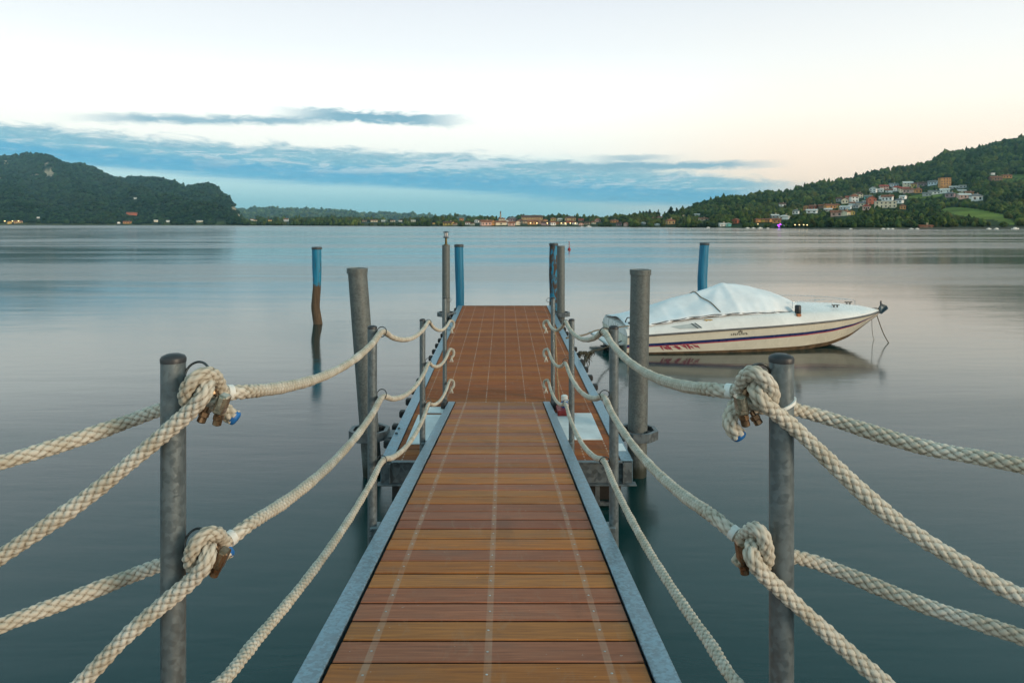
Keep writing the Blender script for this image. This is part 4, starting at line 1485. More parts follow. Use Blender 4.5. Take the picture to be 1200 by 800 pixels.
class Land:
    """terrain given by its shoreline and its skyline; t = 0 at the shore, 1 on the ridge"""
    def __init__(self, px0, px1, ridge, ridge_d, shape, rough, seed, shore=None):
        self.px0, self.px1 = px0, px1
        self.ridge, self.ridge_d = interp(ridge), interp(ridge_d)
        self.shape, self.rough, self.seed = shape, rough, seed
        self.sd = shore or shore_d

    def point(self, px, t):
        d0 = self.sd(px)
        d1 = np.maximum(self.ridge_d(px), d0 + 60)
        D = d0 + (d1 - d0) * t
        y0 = HOR + CAMZ * F / d0
        tt = np.clip(t, 0, 1)
        y = y0 + (self.ridge(px) - y0) * tt ** self.shape
        z = CAMZ + (HOR - y) * D / F
        over = np.clip(t - 1, 0, 9)
        z = z - over * (d1 - d0) * 0.32
        X = (px - CX) * D / F
        env = np.clip(tt * 6, 0, 1) * (1 - 0.75 * np.clip((tt - 0.8) / 0.2, 0, 1))
        s = self.seed
        w = (np.sin(X * 0.013 + s) * np.cos(D * 0.011 - s) + 0.6 * np.sin(X * 0.031 + D * 0.023 + s * 2) + 0.35 * np.sin(X * 0.071 - D * 0.05 + s))
        z = z + env * self.rough * w * D / 1000.0
        return X, D, z

    def screen(self, px, t):
        X, D, z = self.point(px, t)
        return HOR - (z - CAMZ) * F / D

    def locate(self, px, py):
        ts = np.linspace(0.004, 1.0, 400)
        ys = self.screen(np.full(400, float(px)), ts)
        k = np.argmax(ys <= py)
        if ys[k] > py:
            k = 399
        X, D, z = self.point(float(px), ts[k])
        return float(X), float(D), float(z), float(ts[k])

    def build(self, name, mat, paint, nx, ny):
        px = np.linspace(self.px0, self.px1, nx)
        t = np.concatenate([[-0.12], np.linspace(0, 1, ny), [1.15, 1.6]])
        P, T = np.meshgrid(px, t, indexing='ij')
        X, D, z = self.point(P, T)
        z[:, 0] = -4
        V = np.stack([X, D, z], -1).reshape(-1, 3)
        n = len(t)
        i = np.arange(nx - 1)[:, None] * n
        j = np.arange(n - 1)[None, :]
        Q = np.stack([i + j, i + n + j, i + n + j + 1, i + j + 1], -1).reshape(-1, 4)
        me = bpy.data.meshes.new(name)
        me.from_pydata(V.tolist(), [], Q.tolist())
        a = me.color_attributes.new('cover', 'FLOAT_COLOR', 'POINT')
        ys = self.screen(P, np.clip(T, 0, 1))
        cols = paint(P, ys, T).reshape(-1, 3)
        a.data.foreach_set('color', np.concatenate([cols, np.ones((len(cols), 1))], 1).ravel())
        me.polygons.foreach_set('use_smooth', [True] * len(me.polygons))
        me.materials.append(mat)
        o = bpy.data.objects.new(name, me)
        COL.objects.link(o)
        return tag(o, kind='structure')


tm, tnt, tb = newmat('hillside')
n = NT(tnt)
o = n.obj()
cv = n.attr('cover')
f = n.noise(o, 0.035, 8, 0.68)
f2 = n.noise(o, 0.008, 5, 0.6)
c = n.mix(n.step(f, 0.3, 0.7), n.mix(1.0, cv, (0.6, 0.62, 0.62), 'MULTIPLY'), n.mix(1.0, cv, (1.3, 1.3, 1.2), 'MULTIPLY'))
c = n.mix(n.m('MULTIPLY', n.step(f2, 0.45, 0.7), 0.35), c, n.mix(1.0, cv, (0.75, 0.8, 0.85), 'MULTIPLY'))
n.put(tb.inputs['Base Color'], c)
tb.inputs['Roughness'].default_value = 0.95
tb.inputs['Specular IOR Level'].default_value = 0.1
n.put(tb.inputs['Normal'], n.bump(f, 0.8, 6.0))

EDGE_Y = 3.2   # tree tops stand about this many pixels above the bare skyline
hill = Land(735, 1560,
            [(735, 264), (760, 259), (790, 254.5), (800, 252), (820, 245), (848, 239), (880, 233.5), (933, 225.5), (987, 216), (1029, 202.5), (1080, 196.5), (1109, 182.8), (1147, 176), (1200, 163.5), (1300, 140), (1420, 118), (1560, 100)],
            [(735, 720), (800, 900), (880, 1050), (1000, 1250), (1200, 1550), (1560, 1750)], 0.85, 5.0, 1.3)
shore = Land(235, 775,
             [(235, 258.5), (300, 258.5), (350, 259), (430, 259.5), (500, 259.5), (525, 258.5), (560, 258.5), (620, 257.5), (660, 257.5), (700, 258.5), (735, 256.5), (750, 255), (775, 254)],
             [(235, 2000), (420, 1500), (600, 1050), (735, 880), (775, 880)], 0.9, 0.8, 2.1)
mount = Land(-420, 284,
             [(-420, 205), (-200, 190), (-60, 192), (0, 186), (14, 184.5), (30, 180), (45, 183), (62, 188), (80, 194), (96, 193.5), (112, 200), (130, 206.5), (146, 211), (165, 209.5), (185, 211), (205, 215), (216, 219), (235, 219.5), (252, 222), (268, 235), (277, 245), (281, 254), (284, 260)],
             [(-420, 3600), (0, 3400), (150, 3100), (250, 2600), (284, 2100)], 0.8, 9.0, 0.4)
far = Land(262, 560,
           [(262, 247), (285, 247.5), (305, 245.2), (330, 246), (350, 247), (375, 247.8), (400, 249.2), (420, 251), (430, 253), (447, 252.2), (465, 253), (490, 254.5), (520, 256.5), (545, 256), (560, 258)],
           [(262, 5600), (560, 5200)], 0.9, 4.0, 3.0, shore=lambda px: np.full_like(np.asarray(px, float), 3600.0))

MEADOWS = [(1142, 250, 36, 5.5, 0.13), (1122, 247.5, 20, 3.5, 0.05), (1170, 256, 20, 3.5, 0.3), (1196, 206.5, 12, 2.5, 0.0), (1188, 211, 22, 1.2, 0.0), (1085, 230, 20, 2.2, -0.05), (856, 240.5, 10, 1.6, -0.2), (1125, 209, 8, 2.5, 0.3), (970, 250.5, 5, 2.5, 0), (1120, 238, 14, 1.2, 0)]


def in_meadow(px, py, grow=1.0):
    m = np.zeros(np.shape(px), bool)
    for (cx_, cy_, rx, ry, tl) in MEADOWS:
        dx = px - cx_
        dy = py - cy_ - tl * dx
        m |= (dx / (rx * grow)) ** 2 + (dy / (ry * grow)) ** 2 < 1
    return m


def paint_hill(P, ys, T):
    c = np.zeros(P.shape + (3,)) + np.array([0.036, 0.055, 0.022])
    c[in_meadow(P, ys)] = (0.155, 0.20, 0.038)
    c[T < 0.012] = (0.11, 0.10, 0.075)
    return c


ROCKS = [(57, 203, 7, 4.5), (46, 206, 5, 1.8), (55, 192, 2.5, 2.5), (38, 206, 2.0, 1.6), (275, 246, 5, 4), (281, 254, 5, 4), (0, 207, 3, 2), (6, 190, 5, 1.6)]


def in_rock(px, py, grow=1.0):
    m = np.zeros(np.shape(px), bool)
    jx = 1.2 * np.sin(py * 2.1)
    for (cx_, cy_, rx, ry) in ROCKS:
        m |= ((px + jx - cx_) / (rx * grow)) ** 2 + ((py - cy_) / (ry * grow)) ** 2 < 1
    return m


def paint_mount(P, ys, T):
    c = np.zeros(P.shape + (3,)) + np.array([0.036, 0.052, 0.034])
    g = (np.sin(P * 0.11 + ys * 0.3) + np.sin(P * 0.043 - ys * 0.21 + 2) > 1.15) & (ys > 236)
    c[g] = (0.065, 0.085, 0.035)
    c[in_rock(P, ys)] = (0.42, 0.33, 0.24)
    c[(ys > 259.5) & (np.sin(P * 0.3) > -0.2)] = (0.075, 0.09, 0.03)
    c[T < 0.008] = (0.12, 0.11, 0.08)
    return c


def paint_low(P, ys, T):
    c = np.zeros(P.shape + (3,)) + np.array([0.038, 0.055, 0.026])
    c[T < 0.02] = (0.13, 0.12, 0.09)
    return c


hill.build('hill_terrain', tm, paint_hill, 420, 110)
shore.build('shore_terrain', tm, paint_low, 260, 40)
mount.build('mountain', tm, paint_mount, 380, 110)
far.build('far_hills', tm, lambda P, y, T: np.zeros(P.shape + (3,)) + np.array([0.034, 0.05, 0.034]), 160, 24)

# ------------------------------------------------------------------ houses
HW = {}


def wall_mat(col):
    if col not in HW:
        HW[col] = simple('plaster', col, 0.85, 0, 0.14, 0.35, 0.0, 0.2)
    return HW[col]


C_ = {'white': (0.86, 0.84, 0.79), 'cream': (0.80, 0.69, 0.50), 'orange': (0.58, 0.29, 0.11), 'yellow': (0.62, 0.44, 0.13), 'pink': (0.68, 0.44, 0.36), 'red': (0.46, 0.14, 0.08),
      'grey': (0.46, 0.46, 0.45), 'beige': (0.70, 0.62, 0.46), 'mint': (0.20, 0.50, 0.44), 'ochre': (0.48, 0.33, 0.16), 'mauve': (0.40, 0.27, 0.27), 'tan': (0.42, 0.33, 0.23), 'bluish': (0.66, 0.72, 0.76), 'brown': (0.28, 0.17, 0.12)}
ROOF = {'terracotta': simple('roof_terracotta', (0.27, 0.115, 0.07), 0.9, 0, 0.35, 0.8, 0.0, 0.1), 'brown': simple('roof_brown', (0.13, 0.075, 0.055), 0.9, 0, 0.35, 0.8, 0.0, 0.1),
        'grey': simple('roof_grey', (0.20, 0.20, 0.20), 0.85, 0, 0.25, 0.8, 0.0, 0.1), 'pale': simple('roof_pale', (0.66, 0.63, 0.58), 0.8, 0, 0.15, 0.8, 0.0, 0.1), 'red': simple('roof_red', (0.34, 0.085, 0.06), 0.9, 0, 0.3, 0.8, 0.0, 0.1)}
WIN = simple('window_dark', (0.035, 0.04, 0.045), 0.25, 0, 0.3, 0.5)
SHUT = simple('window_brown', (0.10, 0.06, 0.04), 0.6, 0, 0.3, 0.5)
b = MB()
b.box((0, 0, 0), (1, 1, 1))
win_proto = b.build('window', WIN)
win_mesh = win_proto.data
bpy.data.objects.remove(win_proto)
win_mesh2 = win_mesh.copy()
win_mesh2.materials[0] = SHUT
HOUSES = []   # screen rectangles kept clear of trees


def house(land, px, pyb, wpx, hpx, col, roof, kind, label, ang=None, group=None, name='house', clear=True):
    X, D, z, t = land.locate(px, pyb)
    k = D / F
    w, h = wpx * k, hpx * k
    dep = max(w * 0.75, 5.0) if wpx < 14 else w * 0.5
    face = math.atan2(-X, D)                      # front (-Y) towards the lake
    a = face + (ang if ang is not None else random.uniform(-0.45, 0.45))
    o = thing(name, label, 'building' if wpx > 13 else 'house', (X, D + dep * 0.4, z - 0.6), a, group)
    rise = {'gable': 0.30, 'side': 0.30, 'hip': 0.28, 'flat': 0.0}[kind] * h
    wh = h - rise + 0.6
    b = MB()
    b.box((0, 0, wh / 2 - 2.0), (w, dep, wh + 4.0))
    if kind == 'gable':                              # ridge runs front to back
        b.add([(-w / 2, -dep / 2, wh), (w / 2, -dep / 2, wh), (0, -dep / 2, wh + rise), (-w / 2, dep / 2, wh), (w / 2, dep / 2, wh), (0, dep / 2, wh + rise)], [(0, 1, 2), (4, 3, 5)])
    if kind == 'side':
        b.add([(-w / 2, -dep / 2, wh), (-w / 2, dep / 2, wh), (-w / 2, 0, wh + rise), (w / 2, -dep / 2, wh), (w / 2, dep / 2, wh), (w / 2, 0, wh + rise)], [(1, 0, 2), (3, 4, 5)])
    b.build('wall', wall_mat(C_[col]), o)
    e = 0.07 * w if w < 14 else 0.6
    th = 0.3
    b = MB()

    def slab(q):
        q = [Vector(p) for p in q]
        nn = (q[1] - q[0]).cross(q[2] - q[0]).normalized()
        if nn.z < 0:
            nn = -nn
        m_ = len(q)
        vs = [p + nn * 0.03 for p in q] + [p + nn * (0.03 + th) for p in q]
        b.add(vs, [tuple(range(m_ - 1, -1, -1)), tuple(range(m_, 2 * m_))] + [(i, (i + 1) % m_, (i + 1) % m_ + m_, i + m_) for i in range(m_)])
    W2, D2 = w / 2 + e, dep / 2 + e
    dr = rise * e / max(0.1, (w / 2 if kind == 'gable' else dep / 2))
    if kind == 'gable':
        slab([(-W2, -D2, wh - dr), (0, -D2, wh + rise), (0, D2, wh + rise), (-W2, D2, wh - dr)])
        slab([(0, -D2, wh + rise), (W2, -D2, wh - dr), (W2, D2, wh - dr), (0, D2, wh + rise)])
    elif kind == 'side':
        slab([(-W2, -D2, wh - dr), (W2, -D2, wh - dr), (W2, 0, wh + rise), (-W2, 0, wh + rise)])
        slab([(-W2, 0, wh + rise), (W2, 0, wh + rise), (W2, D2, wh - dr), (-W2, D2, wh - dr)])
    elif kind == 'hip':
        r2 = max(0.0, w / 2 - dep / 2)
        slab([(-W2, -D2, wh - dr), (W2, -D2, wh - dr), (r2, 0, wh + rise), (-r2 - .01, 0, wh + rise)])
        slab([(W2, D2, wh - dr), (-W2, D2, wh - dr), (-r2 - .01, 0, wh + rise), (r2, 0, wh + rise)])
        slab([(W2, -D2, wh - dr), (W2, D2, wh - dr), (r2, 0, wh + rise)])
        slab([(-W2, D2, wh - dr), (-W2, -D2, wh - dr), (-r2 - .01, 0, wh + rise)])
    else:
        b.box((0, 0, wh + 0.2), (w + 0.8, dep + 0.8, 0.4))
    rf = b.build('roof', ROOF[roof], o)
    if wpx > 6.5 and kind != 'flat':
        b = MB()
        b.box((w * 0.2, dep * 0.12, wh + rise * 0.9 + 0.5), (0.8, 0.8, 1.8))
        b.build('chimney', wall_mat(C_['tan']), rf)
    # windows: as many as the front can show
    rows_ = max(1, int(round((wh - 0.6) / 3.2)))
    cols_ = max(2, min(9, int(round(w / 3.6))))
    rows_ = min(rows_, 4)
    if wpx >= 4.5:
        for r in range(rows_):
            for c in range(cols_):
                if random.random() < 0.12:
                    continue
                wo = bpy.data.objects.new('window', win_mesh if (r + c) % 3 else win_mesh2)
                COL.objects.link(wo)
                wo.parent = o
                wo.location = (-w / 2 + (c + 0.5) * w / cols_, -dep / 2 - 0.01, 0.6 + (r + 0.5) * (wh - 0.6) / rows_)
                wo.scale = (w / cols_ * 0.36, 0.14, (wh - 0.6) / rows_ * 0.48)
    if clear:
        HOUSES.append((px - wpx / 2 - 1.2, px + wpx / 2 + 1.2, pyb - hpx - 0.8, pyb + 0.3, D))
    return o


ORD = ['', 'second', 'third', 'fourth', 'fifth', 'sixth', 'seventh', 'eighth', 'ninth', 'tenth', 'eleventh', 'twelfth']
ROW = {
    'upper hillside row': [
        (1024.5, 226, 7, 7, 'white', 'grey', 'gable'), (1032.5, 225.5, 7, 4, 'white', 'pale', 'side'), (1037, 222.5, 9, 5.5, 'pink', 'red', 'side'), (1043, 226, 7, 4, 'white', 'terracotta', 'side'), (1048.5, 219, 9, 4, 'bluish', 'grey', 'side'),
        (1052.5, 224, 9, 6, 'white', 'red', 'hip'), (1061, 225, 10, 5.5, 'cream', 'red', 'side'), (1065.5, 219, 9.5, 6, 'cream', 'pale', 'side'), (1068, 226, 11, 5.5, 'pink', 'terracotta', 'hip'), (1073, 219.5, 6, 5, 'yellow', 'terracotta', 'hip'),
        (1077, 226.5, 7, 6, 'orange', 'terracotta', 'hip'), (1081.5, 218.5, 9, 5, 'mauve', 'brown', 'side'), (1095, 217, 9, 5, 'bluish', 'grey', 'side'), (1120, 221.5, 9, 3, 'grey', 'pale', 'side'), (1129.5, 220.5, 7, 3, 'grey', 'pale', 'flat')],
    'middle hillside cluster': [
        (985, 236.5, 7, 5, 'grey', 'brown', 'side'), (991, 238.5, 7, 6, 'cream', 'terracotta', 'gable'), (996, 235, 7, 5, 'pink', 'red', 'side'), (1002, 237, 8, 9, 'white', 'terracotta', 'hip'), (1008, 232.5, 7, 7, 'cream', 'brown', 'hip'), (1001, 241, 8, 4, 'white', 'terracotta', 'side'),
        (1010, 242, 8, 5, 'cream', 'grey', 'side'), (1004.5, 244, 6, 4, 'grey', 'grey', 'side'), (1014.5, 239.5, 5, 4, 'white', 'pale', 'flat'), (1018.5, 233.5, 8, 4.5, 'mint', 'grey', 'side'), (1022.5, 239.5, 9, 9, 'red', 'terracotta', 'gable'), (1034, 233.5, 4, 4, 'white', 'pale', 'gable'),
        (1042, 235.8, 11, 7, 'white', 'terracotta', 'side'), (1055.5, 238.5, 7, 5.5, 'white', 'grey', 'hip'), (1059.5, 233.5, 6, 4, 'white', 'pale', 'side')],
    'lower hillside row': [
        (933.5, 251, 7, 5, 'white', 'grey', 'hip'), (946, 246, 6, 5, 'orange', 'terracotta', 'gable'), (954, 245.5, 8, 5, 'red', 'terracotta', 'side'), (953, 250, 11, 4.5, 'white', 'pale', 'side'), (965, 244, 8, 4, 'brown', 'terracotta', 'side'), (974, 244.5, 11, 5, 'orange', 'terracotta', 'side'),
        (982, 244, 6, 4.8, 'yellow', 'terracotta', 'hip'), (971.5, 248, 8, 3.6, 'grey', 'pale', 'side'), (982, 253.5, 12, 6.5, 'pink', 'terracotta', 'side'), (992, 252.8, 9, 6, 'cream', 'terracotta', 'gable'), (999.5, 251.8, 6, 5, 'yellow', 'terracotta', 'gable'), (993, 245.5, 11, 4, 'bluish', 'pale', 'side'),
        (1017, 246, 8, 6, 'pink', 'red', 'hip'), (1059.5, 245.5, 5.5, 5.5, 'orange', 'terracotta', 'hip')],
    'houses right of the orange block': [
        (1109, 226.5, 9, 5, 'white', 'pale', 'side'), (1097, 227.8, 11, 4.5, 'white', 'grey', 'side'), (1088, 229.8, 9, 4, 'grey', 'grey', 'side'), (1115.5, 231.3, 9, 6, 'mauve', 'grey', 'hip'), (1128.5, 226.3, 8, 3.5, 'cream', 'pale', 'side'),
        (1132, 233, 12, 5.5, 'pink', 'pale', 'side'), (1137.5, 228.5, 8, 4, 'orange', 'terracotta', 'side'), (1146, 235.5, 11, 8, 'white', 'grey', 'hip')],
    'isolated ridge farmstead': [(1169, 211.5, 11, 5, 'brown', 'terracotta', 'side'), (1181.5, 209, 9, 4, 'orange', 'terracotta', 'side'), (1164, 205, 4, 2.2, 'white', 'pale', 'flat')],
    'waterfront under the hill': [
        (863.5, 262, 6, 5.5, 'red', 'terracotta', 'gable'), (855, 265.5, 5.5, 4, 'mint', 'pale', 'gable'), (848, 265.3, 8, 3.2, 'white', 'pale', 'side'), (888, 260.8, 5.5, 4.5, 'orange', 'terracotta', 'hip'), (895, 260.5, 6, 4.2, 'yellow', 'terracotta', 'hip'), (902, 260.5, 6, 4, 'orange', 'terracotta', 'side'),
        (911.5, 261.5, 9, 5, 'orange', 'terracotta', 'side'), (909, 255.5, 8, 3.8, 'grey', 'pale', 'side'), (920.5, 257.5, 10, 4.8, 'white', 'pale', 'hip'), (917.5, 242, 7, 4, 'white', 'brown', 'side'), (817.5, 252.8, 6, 2, 'white', 'pale', 'side'), (824.5, 258.5, 10, 3, 'cream', 'terracotta', 'side'),
        (786, 263, 9, 6, 'ochre', 'terracotta', 'hip'), (767.5, 256.5, 5, 3, 'orange', 'terracotta', 'side'), (774.5, 256.3, 6, 3, 'cream', 'terracotta', 'side'), (802, 254.5, 3, 2.6, 'cream', 'pale', 'gable'), (1085.5, 267, 14, 2.6, 'brown', 'terracotta', 'side')],
    'shoreline town': [
        (525.5, 264.3, 11, 4.8, 'yellow', 'brown', 'side'), (540.5, 258.5, 4.5, 3, 'orange', 'terracotta', 'side'), (559, 261, 5, 4, 'white', 'brown', 'gable'), (569, 264.5, 12, 6.5, 'pink', 'terracotta', 'side'), (577.5, 264.2, 4, 6, 'orange', 'terracotta', 'gable'), (586, 264, 13, 5, 'cream', 'terracotta', 'side'),
        (594, 262.5, 5, 5, 'white', 'terracotta', 'gable'), (600, 259.5, 9, 5, 'mauve', 'grey', 'hip'), (599, 264.6, 8, 4.6, 'pink', 'terracotta', 'side'), (606.5, 263.8, 5, 5, 'cream', 'terracotta', 'gable'), (624, 263.2, 11, 5.5, 'orange', 'terracotta', 'side'), (615, 262, 8, 4, 'tan', 'brown', 'side'),
        (632.5, 262.8, 5, 5, 'brown', 'terracotta', 'gable'), (638.5, 260.3, 5, 3.4, 'orange', 'terracotta', 'hip'), (639, 264.2, 8, 4.6, 'mauve', 'brown', 'side'), (648.5, 259, 6, 3.8, 'yellow', 'terracotta', 'hip'), (647.5, 264.2, 6, 5, 'white', 'terracotta', 'side'), (656, 259, 5, 3, 'cream', 'pale', 'side'),
        (667.5, 261.2, 8, 2.6, 'red', 'terracotta', 'side'), (681, 259.6, 6, 3, 'brown', 'red', 'side'),
        (548, 263.2, 5, 3, 'white', 'terracotta', 'side'), (553.5, 264.4, 4, 3, 'cream', 'terracotta', 'gable'), (533, 264.2, 4, 2.6, 'tan', 'terracotta', 'side'), (610, 261, 5, 4, 'pink', 'terracotta', 'hip'), (652.8, 263.4, 5, 3.2, 'orange', 'terracotta', 'side'),
        (660.5, 263.6, 6, 3, 'cream', 'terracotta', 'side'), (674, 263.2, 6, 3.4, 'white', 'terracotta', 'hip'), (681, 264.2, 5, 3, 'pink', 'terracotta', 'gable'), (688.5, 263.3, 6, 3, 'tan', 'brown', 'side'), (630, 259.4, 6, 4, 'cream', 'terracotta', 'hip')],
    'village right of the town': [(700.5, 260.2, 6, 4, 'pink', 'terracotta', 'hip'), (696, 262.5, 5, 3, 'cream', 'terracotta', 'side'), (720, 261, 8, 3, 'orange', 'terracotta', 'side'), (726, 264.6, 6, 4, 'mauve', 'brown', 'side'), (734, 265.4, 4, 4.5, 'pink', 'terracotta', 'gable'), (754.5, 263.8, 3.2, 3.2, 'grey', 'pale', 'gable'), (770.5, 264.8, 3.4, 2.4, 'white', 'pale', 'side')],
    'far low shore': [(295, 257.0, 4, 2, 'white', 'terracotta', 'side'), (316, 259.3, 4, 2, 'yellow', 'terracotta', 'side'), (335, 259.6, 5, 3.6, 'white', 'terracotta', 'side'), (427, 260.2, 5, 2.2, 'tan', 'terracotta', 'side'), (438, 260.2, 7, 2.6, 'cream', 'terracotta', 'side'), (449, 259.9, 4, 2, 'white', 'pale', 'side'),
                      (460, 260.0, 5, 2, 'cream', 'terracotta', 'side'), (469, 259.9, 4, 2, 'white', 'terracotta', 'side'), (484, 260, 5, 2, 'cream', 'pale', 'side'), (508, 263, 3, 2, 'yellow', 'terracotta', 'gable'), (259, 260.6, 8, 3, 'tan', 'pale', 'side'), (299, 259.2, 4, 1.6, 'cream', 'terracotta', 'side')],
    'foot of the mountain': [(10, 262.4, 4, 3, 'yellow', 'terracotta', 'gable'), (19.5, 262.2, 8, 3, 'ochre', 'terracotta', 'side'), (148, 262.4, 8, 3, 'orange', 'terracotta', 'side'), (153, 251.5, 11, 2.6, 'red', 'terracotta', 'side'), (158, 234, 3, 2, 'white', 'pale', 'side'), (44, 256, 2.2, 1.6, 'white', 'pale', 'side'),
                             (182, 260.2, 4, 2.2, 'cream', 'pale', 'side'), (196, 260.3, 3.4, 2, 'white', 'pale', 'side'), (138.5, 262.2, 3, 2, 'white', 'pale', 'gable'), (233, 261, 6, 2.2, 'cream', 'pale', 'side')],
}
area_land = {'shoreline town': shore, 'village right of the town': shore, 'far low shore': shore, 'foot of the mountain': mount}
for area, lst in ROW.items():
    lst = sorted(lst, key=lambda r: r[0])
    cnt = {}
    for r in lst:
        cnt[r[4]] = cnt.get(r[4], 0) + 1
    seen = {}
    for (px, py, w_, h_, col, roof, kind) in lst:
        k = seen.get(col, 0)
        seen[col] = k + 1
        place = 'of' if area.startswith(('houses', 'isolated')) else 'in'
        ar = {'houses right of the orange block': 'the terrace right of the orange block', 'isolated ridge farmstead': 'the farmstead high on the hill', 'shoreline town': 'the shoreline town',
              'village right of the town': 'the trees right of the town', 'far low shore': 'the low shore beside the mountain', 'foot of the mountain': 'the slope of the mountain', 'waterfront under the hill': 'the waterfront below the hill'}.get(area, 'the ' + area)
        what = f'{col} house with {roof} roof' if roof not in ('pale', 'grey') else f'{col} house with {roof} roof'
        if cnt[col] == 1:
            lab = f'only {col} house in {ar}, with {roof} roof'
        else:
            nth = 'leftmost' if k == 0 else ('rightmost' if k == cnt[col] - 1 else ORD[k])
            lab = f'{nth} {col} house from left in {ar}, {roof} roof' if nth in ORD else f'{nth} {col} house in {ar}, {roof} roof'
        ln = area_land.get(area, hill)
        if area == 'waterfront under the hill' and px < 740:
            ln = shore
        if ln is hill:
            w_, h_ = w_ * 1.02, h_ * 1.02
        house(ln, px, py, w_, h_, col, roof, kind, lab, group='houses round the lake')
house(hill, 1109, 220, 11, 11.5, 'orange', 'terracotta', 'flat', 'tall bright orange apartment block standing out on the hillside', 0.35, None, 'apartment_block')
house(hill, 1040, 243.5, 22, 7.5, 'beige', 'pale', 'flat', 'wide beige apartment building with two window rows on the hillside', 0.1, None, 'apartment_block')
house(shore, 623.5, 259.5, 24, 7, 'ochre', 'brown', 'side', 'large ochre building with long brown roof above the shoreline town', 0.15, None, 'apartment_block')
house(shore, 668.5, 259.2, 12.5, 5.5, 'ochre', 'brown', 'hip', 'ochre villa with brown hipped roof rising right of the large ochre building', 0.1, None, 'villa')
house(shore, 588, 258.6, 7, 3, 'cream', 'terracotta', 'side', 'cream church nave under the tall thin bell tower', 0.1, None, 'church')
X, D, z, t = shore.locate(586.5, 258.8)
k = D / F
tw = thing('bell_tower', 'tall thin dark bell tower rising over the shoreline town', 'tower', (X, D + 18, z))
b = MB()
b.box((0, 0, 3.6 * k), (1.7 * k, 1.7 * k, 13.2 * k - 4 * k))
b.build('shaft', wall_mat(C_['tan']), tw)
b = MB()
b.box((0, 0, 9.1 * k), (1.4 * k, 1.4 * k, 1.6 * k))
b.build('belfry', wall_mat(C_['brown']), tw)
b = MB()
b.lathe([(1.15 * k, 9.9 * k), (0.6 * k, 10.7 * k), (0.08 * k, 12.0 * k)], (0, 0, 0), 8)
b.build('spire', ROOF['brown'], tw)
HOUSES.append((583, 590, 247, 257, D))

# ------------------------------------------------------------------ trees
ico = {}
for sub in (1, 2):
    bm = bmesh.new()
    bmesh.ops.create_icosphere(bm, subdivisions=sub, radius=1)
    ico[sub] = (np.array([v.co[:] for v in bm.verts]), np.array([[v.index for v in f.verts] for f in bm.faces]))
    bm.free()


def foliage(name, tints, rough=0.95):
    m, nt, b_ = newmat(name)
    n_ = NT(nt)
    o_ = n_.obj()
    tint = n_.attr('tint')
    f_ = n_.noise(o_, 0.55, 4, 0.7)
    c_ = n_.mix(n_.step(f_, 0.3, 0.72), n_.mix(1.0, tint, (0.6, 0.64, 0.66), 'MULTIPLY'), n_.mix(1.0, tint, (1.4, 1.35, 1.15), 'MULTIPLY'))
    n_.put(b_.inputs['Base Color'], c_)
    b_.inputs['Roughness'].default_value = rough
    b_.inputs['Specular IOR Level'].default_value = 0.1
    n_.put(b_.inputs['Normal'], n_.bump(n_.noise(o_, 1.1, 3, 0.7), 0.9, 1.2))
    return m


M['leaf'] = foliage('foliage', None)
M['bark'] = simple('bark', (0.07, 0.05, 0.035), 0.95, 0, 0.35, 3)


def crowns(name, C, R, Hs, tints, kind, sub=1):
    """crowns merged into one mesh: each an uneven ball of leaf clumps with its own tint"""
    base, faces = ico[sub]
    nv = len(base)
    K = len(C)
    jit = 1 + rng.uniform(-0.30, 0.30, (K, nv, 1))
    ang = rng.uniform(0, 2 * PI, K)
    ca, sa = np.cos(ang)[:, None], np.sin(ang)[:, None]
    bx = base[None, :, 0] * ca - base[None, :, 1] * sa
    by = base[None, :, 0] * sa + base[None, :, 1] * ca
    bz = np.repeat(base[None, :, 2], K, 0)
    V = np.stack([bx, by, bz], -1) * jit
    V[:, :, 0] *= R[:, None]
    V[:, :, 1] *= R[:, None]
    V[:, :, 2] *= Hs[:, None]
    V += C[:, None, :]
    Fc = (faces[None] + (np.arange(K) * nv)[:, None, None]).reshape(-1, 3)
    me = bpy.data.meshes.new(name)
    me.vertices.add(K * nv)
    me.vertices.foreach_set('co', V.reshape(-1))
    me.loops.add(Fc.size)
    me.loops.foreach_set('vertex_index', Fc.ravel())
    me.polygons.add(len(Fc))
    me.polygons.foreach_set('loop_start', np.arange(len(Fc)) * 3)
    me.update(calc_edges=True)
    a = me.color_attributes.new('tint', 'FLOAT_COLOR', 'POINT')
    T = np.repeat(np.concatenate([tints, np.ones((K, 1))], 1)[:, None, :], nv, 1)
    T[:, :, :3] *= rng.uniform(0.75, 1.25, (K, nv, 1))
    a.data.foreach_set('color', T.reshape(-1))
    me.materials.append(M['leaf'])
    o_ = bpy.data.objects.new(name, me)
    COL.objects.link(o_)
    return tag(o_, kind=kind) if kind else o_


PAL = np.array([[0.032, 0.056, 0.020], [0.052, 0.084, 0.024], [0.072, 0.104, 0.030], [0.028, 0.046, 0.024], [0.098, 0.122, 0.034], [0.07, 0.08, 0.026]])
for (mx, my, rx, ry, tl) in MEADOWS[:6]:
    Xm, Dm, zm, tm_ = hill.locate(mx, my)
    for q in range(-3, 4):
        hx = mx + q * rx * 0.27
        hy = my + tl * (hx - mx)
        hr = ry * math.sqrt(max(0.1, 1 - (q * 0.27) ** 2)) * 0.8
        HOUSES.append((hx - rx * 0.15, hx + rx * 0.15, hy - hr, hy + hr * 0.7, hill.locate(hx, hy)[1] - 8))
HR = np.array(HOUSES)


